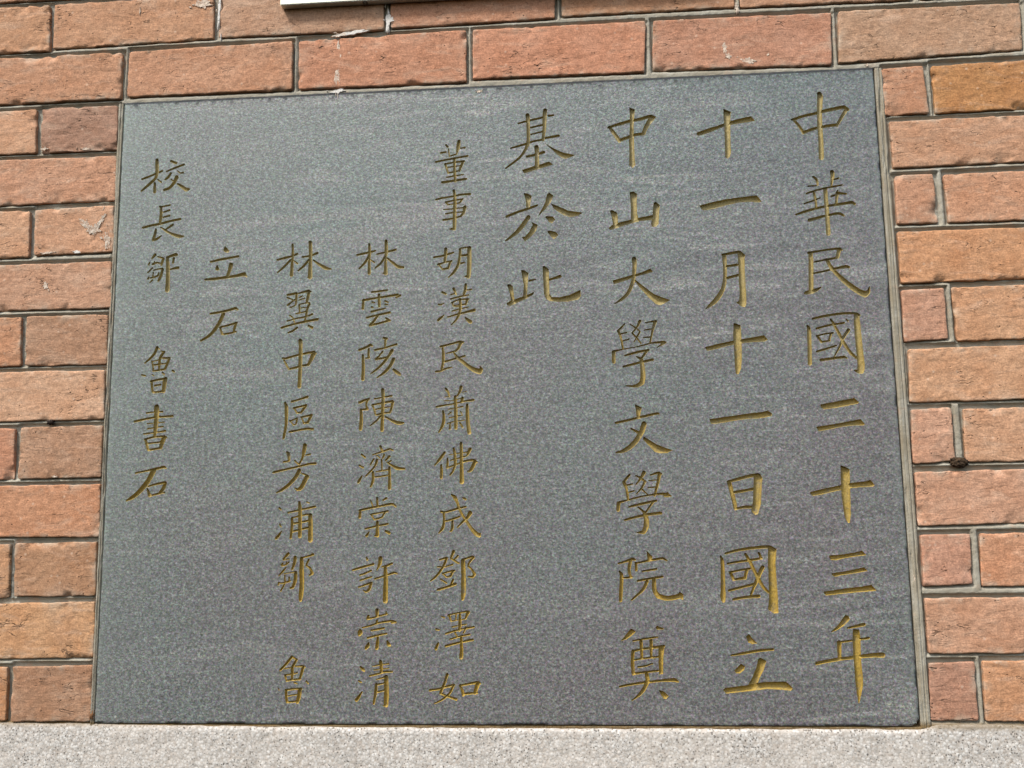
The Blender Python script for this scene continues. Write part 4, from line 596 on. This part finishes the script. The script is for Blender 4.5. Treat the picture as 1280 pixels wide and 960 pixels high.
芳|2381,3336,28,2401,3309,44,2412,3232,33;2339,3213,25,2412,3225,28;2614,3420,56,2603,3344,50,2583,3258,31,2545,3182,28;2631,3295,22,2684,3304,28;2486,3226,25,2530,3182,22;2210,3081,31,2376,3118,31,2531,3149,30,2657,3178,30,2755,3186,33;2547,3101,53,2504,3021,50,2419,2927,47,2332,2862,39,2260,2824,22;2572,3067,17,2631,3043,28;2646,3019,61,2613,2953,58,2571,2878,55,2527,2857,36,2493,2879,17
浦|2299,2628,28,2319,2609,22;2308,2426,25,2323,2397,22;2330,2336,19,2297,2285,36,2264,2250,36;2555,2700,33,2566,2591,50,2569,2450,49,2570,2273,49;2412,2570,25,2561,2601,28,2759,2641,30;2652,2699,22,2681,2689,19;2462,2503,22,2563,2526,22,2669,2545,27;2462,2499,30,2467,2405,36,2452,2255,33;2698,2533,55,2705,2402,60,2706,2225,66;2478,2433,27,2574,2446,27,2680,2468,27;2480,2335,27,2576,2357,27,2682,2379,30
鄒|2423,2057,41,2395,2025,33,2362,1988,25;2344,1918,27,2358,1946,16;2349,1909,19,2402,1923,19,2439,1955,19;2406,1955,19,2397,1918,19;2362,1983,19,2439,1992,16;2515,2014,44,2507,1945,41,2480,1866,30;2398,1886,19,2355,1835,27,2313,1789,19;2380,1812,16,2433,1820,16,2519,1834,22;2385,1789,19,2392,1705,22;2443,1765,25,2445,1714,22;2310,1697,27,2368,1696,22,2454,1719,27;2310,1706,19,2306,1674,22;2392,1692,19,2341,1604,25;2524,1824,44,2521,1732,46,2494,1649,38,2461,1631,25;2597,2000,46,2600,1851,60,2606,1713,60,2601,1575,62,2593,1484,41;2597,2004,27,2688,2027,27,2741,2045,38;2689,1980,30,2657,1911,22,2710,1874,33,2735,1813,41,2702,1788,24
魯|2497,797,35,2437,725,32,2354,639,30;2502,801,22,2560,765,32;2555,760,35,2505,671,35;2410,657,16,2486,671,16;2542,684,19,2637,688,30,2666,675,24;2417,581,24,2497,590,22,2572,608,19;2505,662,38,2506,590,40,2503,527,30;2417,576,27,2437,514,24;2437,512,27,2508,523,27,2607,532,27;2642,670,40,2620,590,35,2602,532,30;2537,491,24,2570,478,21;2688,505,27,2707,482,24;2340,420,19,2345,402,16;2430,402,30,2529,415,27,2623,418,29;2435,393,32,2436,331,35,2447,264,32;2455,332,21,2573,349,21;2447,259,29,2513,261,27,2588,273,29;2605,407,51,2597,331,54,2579,260,45
立|P 1482,6093,1514,6056,1546,6009,1521,5994,1474,6006,1458,6037;1295,5879,32,1421,5903,35,1543,5922,32,1665,5940,32;P 1383,5837,1410,5793,1416,5763,1385,5753,1356,5770,1368,5815;P 1550,5865,1601,5848,1598,5807,1551,5672,1500,5663,1523,5739;1226,5639,32,1348,5643,41,1490,5658,40,1632,5674,40,1753,5695,58,1790,5659,17
石|1315,5175,32,1444,5193,35,1565,5217,34,1645,5237,40,1681,5219,23;1486,5164,52,1448,5070,52,1381,4962,49,1303,4879,43,1199,4820,32;1451,4990,26,1551,5012,29,1671,5044,34;1451,4980,32,1479,4899,34;1479,4897,29,1554,4902,29,1665,4924,26;1657,5024,40,1634,4925,34
校|496,7324,48,502,7229,51,502,7123,48,481,7060,42,396,6979,42,300,6897,27;298,7061,30,411,7100,30,494,7134,27,576,7167,30;518,7048,21,567,7009,30;479,6997,33,484,6876,47;696,7300,36,765,7270,39;639,7157,27,752,7202,30,876,7244,33;698,7130,36,663,7074,39,623,7044,30;790,7158,18,828,7125,24,870,7131,27;783,7069,59,750,6996,50,690,6925,44,613,6897,36;706,7046,21,749,7007,24;803,6973,33,867,6929,47,920,6890,53,956,6893,35
長|565,6666,33,582,6650,33,586,6556,44,575,6426,38;576,6661,27,705,6682,27;621,6588,24,703,6612,27;613,6516,24,706,6536,27;344,6383,35,462,6409,35,575,6426,35,729,6462,35,853,6481,38;522,6350,32,514,6288,44,486,6206,32;492,6201,29,543,6220,41,598,6259,21;588,6379,21,652,6335,32,737,6285,38,841,6245,50,909,6242,21;652,6340,27,752,6407,35
鄒|526,6000,41,487,5950,26;444,5869,29,458,5899,21;495,5872,29,557,5891,26,614,5878,23;520,5907,21,516,5871,23;563,5973,18,642,5949,32;642,5944,41,620,5858,29;498,5821,26,438,5761,23;514,5789,21,571,5803,23,637,5806,32;638,5795,41,616,5704,41,588,5644,32;511,5759,21,508,5697,23;588,5751,26,574,5710,26;442,5674,29,456,5704,18;462,5683,21,524,5692,26,584,5720,23;505,5656,23,470,5622,20;698,5953,44,708,5834,53,714,5680,55,714,5512,64;693,5958,35,759,5981,38,815,5995,47,831,5984,29;786,5944,32,778,5883,32;731,5792,26,797,5805,35,848,5814,44
魯|608,4741,43,571,4657,38,513,4594,32,452,4542,23;608,4746,26,640,4720,23;661,4695,20,708,4681,29;703,4679,40,655,4605,40,648,4525,37,646,4446,26;545,4558,17,636,4575,17;686,4599,26,782,4597,35;545,4563,20,557,4508,23,571,4438,26;557,4508,26,648,4520,23,739,4528,20;777,4587,40,750,4513,40,727,4454,35;566,4433,26,652,4441,29,732,4454,26;416,4382,26,462,4373,26;558,4383,17,579,4368,17;694,4405,26,720,4384,26;829,4431,29,850,4416,29;541,4295,32,647,4315,32,747,4329,37;552,4289,32,559,4230,35,573,4155,32;733,4320,63,725,4246,57,719,4162,52;599,4237,29,675,4249,26;578,4152,32,653,4153,29,724,4165,29
書|634,3957,69,636,3903,72,636,3805,63,631,3687,60,623,3571,37;504,3881,26,604,3889,23,715,3893,26;347,3772,32,477,3798,32,617,3820,31,738,3827,31,853,3832,31;520,3739,20,610,3747,17,741,3756,20;528,3675,23,613,3683,23,733,3700,23;480,3607,26,606,3620,23,765,3641,29;494,3536,31,608,3561,26,708,3569,29,779,3558,34;504,3534,37,522,3465,37,545,3397,31;546,3482,26,701,3496,26;749,3554,63,722,3471,60,709,3423,48;550,3395,31,635,3410,31,724,3423,28
石|393,3103,28,507,3125,28,636,3147,34,764,3174,37,790,3159,23;627,3128,71,581,3032,68,515,2937,68,430,2843,60,352,2786,48,284,2749,20;565,2927,23,644,2950,28,783,2976,34,802,2976,25;557,2893,28,590,2812,48;610,2811,25,709,2834,28,788,2847,23;793,2967,42,766,2895,51,719,2838,40"""

W, H = 1.0, 0.8166
G = 0.00050
IN = 0.0035                                                # the carved field starts this far from the slab's edge
NX = int((W - 2 * IN) / G / 16) * 16; NZ = int((H - 2 * IN) / G / 16) * 16
gx = IN + np.arange(NX + 1) * ((W - 2 * IN) / NX); gz = IN + np.arange(NZ + 1) * ((H - 2 * IN) / NZ)
hx = gx[1] - gx[0]; hz = gz[1] - gz[0]
SD = np.full((NZ + 1, NX + 1), -1.0, np.float32); ID = np.full((NZ + 1, NX + 1), -1, np.int16)

def window(a, b, pad):
    x0 = max(0, int((a[0] - pad - IN) / hx)); x1 = min(NX, int((b[0] + pad - IN) / hx) + 2)
    z0 = max(0, int((a[1] - pad - IN) / hz)); z1 = min(NZ, int((b[1] + pad - IN) / hz) + 2)
    return x0, x1, z0, z1

def put(x0, x1, z0, z1, val, cid):
    s = SD[z0:z1 + 1, x0:x1 + 1]; m = val > s
    s[m] = val[m]; ID[z0:z1 + 1, x0:x1 + 1][m] = cid

def smooth_path(p):
    p = np.array(p, float)
    if len(p) < 3: return p
    out = [p[0]]
    for i in range(len(p) - 1):
        a, b = p[i], p[i + 1]
        ta = (p[i + 1] - p[i - 1]) * 0.5 if i > 0 else (b - a)
        tb = (p[i + 2] - p[i]) * 0.5 if i + 2 < len(p) else (b - a)
        def sharp(j):
            if j <= 0 or j >= len(p) - 1: return False
            u, v = p[j, :2] - p[j - 1, :2], p[j + 1, :2] - p[j, :2]
            return (u @ v) / (np.linalg.norm(u) * np.linalg.norm(v) + 1e-12) < 0.72
        L = np.linalg.norm((b - a)[:2])
        if sharp(i): ta = b - a
        if sharp(i + 1): tb = b - a
        for t_, n_ in ((ta, 0), (tb, 0)):
            l = np.linalg.norm(t_[:2])
            if l > L * 1.2: t_ *= L * 1.2 / l
        for t in (0.25, 0.5, 0.75, 1.0):
            h00 = 2 * t ** 3 - 3 * t ** 2 + 1; h10 = t ** 3 - 2 * t ** 2 + t; h01 = -2 * t ** 3 + 3 * t ** 2; h11 = t ** 3 - t ** 2
            out.append(h00 * a + h10 * ta + h01 * b + h11 * tb)
    return np.array(out)

chars = [l.split('|') for l in INS.strip().split('\n')]
for cid, (ch, ss) in enumerate(chars):
    for st in ss.split(';'):
        if st.startswith('P '):
            q = np.array([int(v) for v in st[2:].split(',')], float).reshape(-1, 2) * 1e-4
            x0, x1, z0, z1 = window(q.min(0), q.max(0), 0.003)
            X, Z = np.meshgrid(gx[x0:x1 + 1], gz[z0:z1 + 1])
            dmin = np.full(X.shape, 1e9); ins = np.zeros(X.shape, bool)
            for a, b in zip(q, np.roll(q, -1, 0)):
                ab = b - a; t = np.clip(((X - a[0]) * ab[0] + (Z - a[1]) * ab[1]) / (ab @ ab + 1e-12), 0, 1)
                dmin = np.minimum(dmin, np.hypot(X - a[0] - t * ab[0], Z - a[1] - t * ab[1]))
                cr = (a[1] > Z) != (b[1] > Z)
                with np.errstate(divide='ignore', invalid='ignore'):
                    xi = (b[0] - a[0]) * (Z - a[1]) / (b[1] - a[1]) + a[0]
                ins ^= cr & (X < xi)
            put(x0, x1, z0, z1, np.where(ins, dmin, -dmin), cid)
        else:
            p = np.array([int(v) for v in st.split(',')], float).reshape(-1, 3) * 1e-4
            p = smooth_path(p)
            for a, b in zip(p[:-1], p[1:]):
                x0, x1, z0, z1 = window(np.minimum(a, b)[:2], np.maximum(a, b)[:2], 0.008)
                X, Z = np.meshgrid(gx[x0:x1 + 1], gz[z0:z1 + 1])
                ab = (b - a)[:2]; t = np.clip(((X - a[0]) * ab[0] + (Z - a[1]) * ab[1]) / (ab @ ab + 1e-12), 0, 1)
                r = (a[2] + t * (b[2] - a[2])) * 0.5
                put(x0, x1, z0, z1, r - np.hypot(X - a[0] - t * ab[0], Z - a[1] - t * ab[1]), cid)
# hand-cut edges
ii = np.nonzero(SD > -0.004)
SD[ii] += 0.00022 * fbm(gx[ii[1]] * 420, gz[ii[0]] * 420, 21, 3) + 0.00012 * fbm(gx[ii[1]] * 90, gz[ii[0]] * 90, 4, 2)
SD[np.abs(SD) < 1e-6] = -1e-6

def depth(d, x, z, small):
    t = np.where(small, np.minimum(2.2 * d, 0.0026 + 0.4 * d), np.minimum(4.6 * d, 0.0037 + 0.15 * d))
    return t + 0.00025 * fbm(x * 300, z * 300, 33, 2) * np.clip(d / 0.001, 0, 1)

plaque = empty('stone_plaque', (0.5, 0, 0))
tag(plaque, 'large grey stone plaque with columns of gold-painted engraved Chinese characters', 'plaque')
PO = np.array([0.5, 0, 0])

# active 16x16 blocks hold a fine grid, the plain stone between them one quad per block
BS = 16
act = (SD > -0.0002)
bx, bz = NX // BS, NZ // BS
blk = np.zeros((bz, bx), bool)
for dz in (0, 1):
    for dx in (0, 1):
        blk |= act[dz:NZ + dz, dx:NX + dx].reshape(bz, BS, bx, BS).any((1, 3))
vi = lambda z, x: z * (NX + 1) + x
B_z, B_x = np.nonzero(~blk)
quads = np.stack([vi(B_z * BS, B_x * BS), vi(B_z * BS, B_x * BS + BS), vi(B_z * BS + BS, B_x * BS + BS), vi(B_z * BS + BS, B_x * BS)], 1)
A_z, A_x = np.nonzero(blk)
cz = (A_z[:, None, None] * BS + np.arange(BS)[None, :, None] + np.zeros((1, 1, BS), int)).ravel()
cx = (A_x[:, None, None] * BS + np.zeros((1, BS, 1), int) + np.arange(BS)[None, None, :]).ravel()
c4 = np.stack([vi(cz, cx), vi(cz, cx + 1), vi(cz + 1, cx + 1), vi(cz + 1, cx)], 1)
sf = SD.ravel(); idf = ID.ravel()
allout = (sf[c4] < 0).all(1)
quads = np.concatenate([quads, c4[allout]])
c4 = c4[~allout]
tri = np.concatenate([c4[:, [0, 1, 2]], c4[:, [0, 2, 3]]])
pos = sf[tri] > 0; cnt = pos.sum(1)
t_in = tri[cnt == 3]; t_out = tri[cnt == 0]
NV = (NX + 1) * (NZ + 1)
def rot(t, p, want):
    """rotate so that the odd vertex comes first"""
    k = np.argmax(p == want, 1); r = np.arange(len(t))
    return np.stack([t[r, k], t[r, (k + 1) % 3], t[r, (k + 2) % 3]], 1)
t1 = rot(tri[cnt == 1], pos[cnt == 1], True)
t2 = rot(tri[cnt == 2], pos[cnt == 2], False)
edges = np.concatenate([t1[:, [0, 1]], t1[:, [0, 2]], t2[:, [0, 1]], t2[:, [0, 2]]])
es = np.sort(edges, 1).astype(np.int64); key = es[:, 0] * NV + es[:, 1]
uk, inv = np.unique(key, return_inverse=True); inv = inv.ravel()
ea, eb = uk // NV, uk % NV
tt = sf[ea] / (sf[ea] - sf[eb])
px = lambda v: gx[v % (NX + 1)]; pz = lambda v: gz[v // (NX + 1)]
ex = px(ea) + tt * (px(eb) - px(ea)); ez = pz(ea) + tt * (pz(eb) - pz(ea))
e = inv + NV; n1, n2 = len(t1), len(t2)
a1, b1 = e[:n1], e[n1:2 * n1]; a2, b2 = e[2 * n1:2 * n1 + n2], e[2 * n1 + n2:]
in_tri = np.concatenate([t_in, np.stack([t1[:, 0], a1, b1], 1)])
in_quad = np.stack([a2, t2[:, 1], t2[:, 2], b2], 1)
out_quad = np.stack([a1, t1[:, 1], t1[:, 2], b1], 1)
out_tri = np.concatenate([t_out, np.stack([t2[:, 0], a2, b2], 1)])
ALLX = np.concatenate([np.tile(gx, NZ + 1), ex]); ALLZ = np.concatenate([np.repeat(gz, NX + 1), ez])
dd = np.concatenate([np.clip(sf, 0, None), np.zeros(len(ex))])
ALLY = np.zeros(len(ALLX)); m = dd > 0
SMALL = np.concatenate([ID.ravel() >= 27, np.zeros(len(ex), bool)])
ALLY[m] = depth(dd[m], ALLX[m], ALLZ[m], SMALL[m])
def compact(flist):
    used = np.unique(np.concatenate([f.ravel() for f in flist])); mp = np.full(len(ALLX), -1, np.int64); mp[used] = np.arange(len(used))
    return np.stack([ALLX[used], ALLY[used], ALLZ[used]], 1), [mp[f] for f in flist]

# slab: carved field, worn arris round it, sides and back
sv, sfc = compact([quads, out_quad, out_tri])
nper = 0.0016
def side(p, q):
    n = int(np.linalg.norm(np.subtract(q, p)) / nper); t = np.arange(n)[:, None] / n
    return np.array(p) + (np.array(q) - np.array(p)) * t
def loop_at(i): return [(i, i), (W - i, i), (W - i, H - i), (i, H - i)]
cor = loop_at(0.0)
base_loop = np.concatenate([side(cor[k], cor[(k + 1) % 4]) for k in range(4)])
nb = len(base_loop)
ctr = np.array([W / 2, H / 2])
rings = []
for ins_, y in ((IN, 0.0), (0.0008, 0.00002), (0.00035, 0.0002), (0.00005, 0.0006), (0.0, 0.005), (0.0, 0.04)):
    P = base_loop.copy()
    P[:, 0] = ins_ + (P[:, 0]) * (W - 2 * ins_) / W; P[:, 1] = ins_ + P[:, 1] * (H - 2 * ins_) / H
    Y = np.full(nb, y)
    if 0 < y < 0.01:
        nz = fbm(base_loop[:, 0] * 140, base_loop[:, 1] * 140, 6, 3)
        chip = np.clip(fbm(base_loop[:, 0] * 60, base_loop[:, 1] * 60, 8, 3) - 0.15, 0, None)
        Y = Y + 0.0002 * np.abs(nz) * (ins_ < 0.0005) + chip * 0.0026 * (ins_ < 0.0006)
        dirn = ctr - P; dirn = np.sign(dirn) * (np.abs(np.abs(dirn) - ctr) < 0.003)
        P = P + dirn * (np.clip(nz, 0, None) * 0.0005 + chip * 0.0022)[:, None] * (y > 0.0001)
        # broken lower right corner
        dc = np.hypot(P[:, 0] - W, P[:, 1]); k = np.clip(1 - dc / 0.012, 0, 1)
        P = P + np.array([-1, 1]) * (k ** 2 * 0.0050)[:, None]
    rings.append(np.stack([P[:, 0], Y, P[:, 1]], 1))
o0 = len(sv); ringf = []
for r in range(len(rings) - 1):
    j = np.arange(nb); jn = (j + 1) % nb
    ringf.append(np.stack([o0 + r * nb + jn, o0 + r * nb + j, o0 + (r + 1) * nb + j, o0 + (r + 1) * nb + jn], 1))
sv2 = np.concatenate([sv] + rings)
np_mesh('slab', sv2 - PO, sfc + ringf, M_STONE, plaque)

# characters: the painted floor and walls of each group of cuts
tid = idf[in_tri[:, 0] % NV] if False else None
def owner(f):
    g = np.where(f < NV, f, 0); s = np.where(f < NV, sf[g], -1)
    k = np.argmax(s, 1); return idf[g[np.arange(len(f)), k]]
o_t, o_q = owner(in_tri), owner(in_quad)
ord_t, ord_q = np.argsort(o_t, kind='stable'), np.argsort(o_q, kind='stable')
bt, bq = np.searchsorted(o_t[ord_t], np.arange(len(chars) + 1)), np.searchsorted(o_q[ord_q], np.arange(len(chars) + 1))
for cid, (ch, ss) in enumerate(chars):
    ft = in_tri[ord_t[bt[cid]:bt[cid + 1]]]; fq = in_quad[ord_q[bq[cid]:bq[cid + 1]]]
    fl = [f for f in (ft, fq) if len(f)]
    if not fl: continue
    used = np.unique(np.concatenate([f.ravel() for f in fl]))
    fl = [np.searchsorted(used, f) for f in fl]
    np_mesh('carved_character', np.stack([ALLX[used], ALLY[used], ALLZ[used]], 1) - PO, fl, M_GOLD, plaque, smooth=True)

# ------------------------------------------------------------------ framed metal sign above the plaque
def box(bm, x0, x1, y0, y1, z0, z1):
    v = [bm.verts.new(p) for p in ((x0, y0, z0), (x1, y0, z0), (x1, y1, z0), (x0, y1, z0), (x0, y0, z1), (x1, y0, z1), (x1, y1, z1), (x0, y1, z1))]
    for f in ((0, 1, 5, 4), (1, 2, 6, 5), (2, 3, 7, 6), (3, 0, 4, 7), (4, 5, 6, 7), (3, 2, 1, 0)): bm.faces.new([v[i] for i in f])
def part_box(name, b, mat, parent, bev=0.0008):
    bm = bmesh.new(); box(bm, *b)
    bmesh.ops.bevel(bm, geom=bm.edges[:], offset=bev, segments=2, affect='EDGES')
    return bm_obj(name, bm, mat, parent)
BX0, BX1, BZ0, BZ1, BD = 0.2195, 0.80, 0.9405, 1.26, 0.0125
sign = empty('framed_sign', ((BX0 + BX1) / 2, 0, BZ0))
tag(sign, 'bottom of a metal-framed white sign fixed on the bricks above the plaque', 'sign')
cx0 = (BX0 + BX1) / 2
part_box('bottom_rail', (BX0 - cx0, BX1 - cx0, -BD, 0.0, 0.0, 0.014), M_STEEL, sign)
part_box('top_rail', (BX0 - cx0, BX1 - cx0, -BD, 0.0, BZ1 - BZ0 - 0.014, BZ1 - BZ0), M_STEEL, sign)
part_box('stile', (BX0 - cx0, BX0 - cx0 + 0.014, -BD, 0.0, 0.0142, BZ1 - BZ0 - 0.0142), M_STEEL, sign)
part_box('stile', (BX1 - cx0 - 0.014, BX1 - cx0, -BD, 0.0, 0.0142, BZ1 - BZ0 - 0.0142), M_STEEL, sign)
part_box('panel', (BX0 - cx0 + 0.0142, BX1 - cx0 - 0.0142, -BD + 0.003, -0.001, 0.0142, BZ1 - BZ0 - 0.0142), M_PANEL, sign, 0.0003)
bm = bmesh.new()
bmesh.ops.create_cone(bm, cap_ends=True, segments=20, radius1=0.0040, radius2=0.0030, depth=0.0024)
bmesh.ops.create_cone(bm, cap_ends=True, segments=12, radius1=0.0014, radius2=0.0014, depth=0.004)
sc = bm_obj('screw', bm, M_SCREW, sign); sc.location = (0.3355 - cx0, -BD * 0.5, -0.0008); sc.rotation_euler = (math.pi, 0, 0)

# ------------------------------------------------------------------ clumps stuck in the joints
def lump(name, loc, size, mat, seed, label, cat):
    bm = bmesh.new(); bmesh.ops.create_icosphere(bm, subdivisions=4, radius=1.0)
    for v in bm.verts:
        c = v.co
        n = 0.22 * float(fbm(np.array([c.x * 2.6 + seed]), np.array([c.z * 2.6 + c.y * 1.7]), seed, 4)[0]) + 0.16 * float(fbm(np.array([c.x * 7 + c.y * 5]), np.array([c.z * 7]), seed + 3, 2)[0])
        k = 1 + n * 1.5
        v.co = Vector((math.copysign(abs(c.x) ** 0.75, c.x) * k * size[0], c.y * k * size[1], math.copysign(abs(c.z) ** 0.75, c.z) * k * size[2]))
    o = bm_obj(name, bm, mat, None, True); o.location = loc
    return tag(o, label, cat)
lump('mud_clump', (1.0677, 0.0005, 0.3063), (0.0100, 0.0052, 0.0060), M_MUD, 4, 'dark brown crumbly clump stuck in the mortar joint right of the plaque', 'mud clump')
lump('rusty_stub', (-0.0800, 0.0006, 0.3784), (0.0044, 0.0040, 0.0034), M_RUST, 9, 'small rusty iron stub in the mortar joint left of the plaque', 'metal stub')
lump('mud_clump', (-0.0040, 0.0022, 0.0095), (0.0032, 0.0030, 0.0072), mat_plain('brown_mud', (0.16, 0.075, 0.03), 0.95, 0.0, 0.5, 300, 0.001), 14, 'reddish brown clump in the gap at the lower left corner of the plaque', 'mud clump')
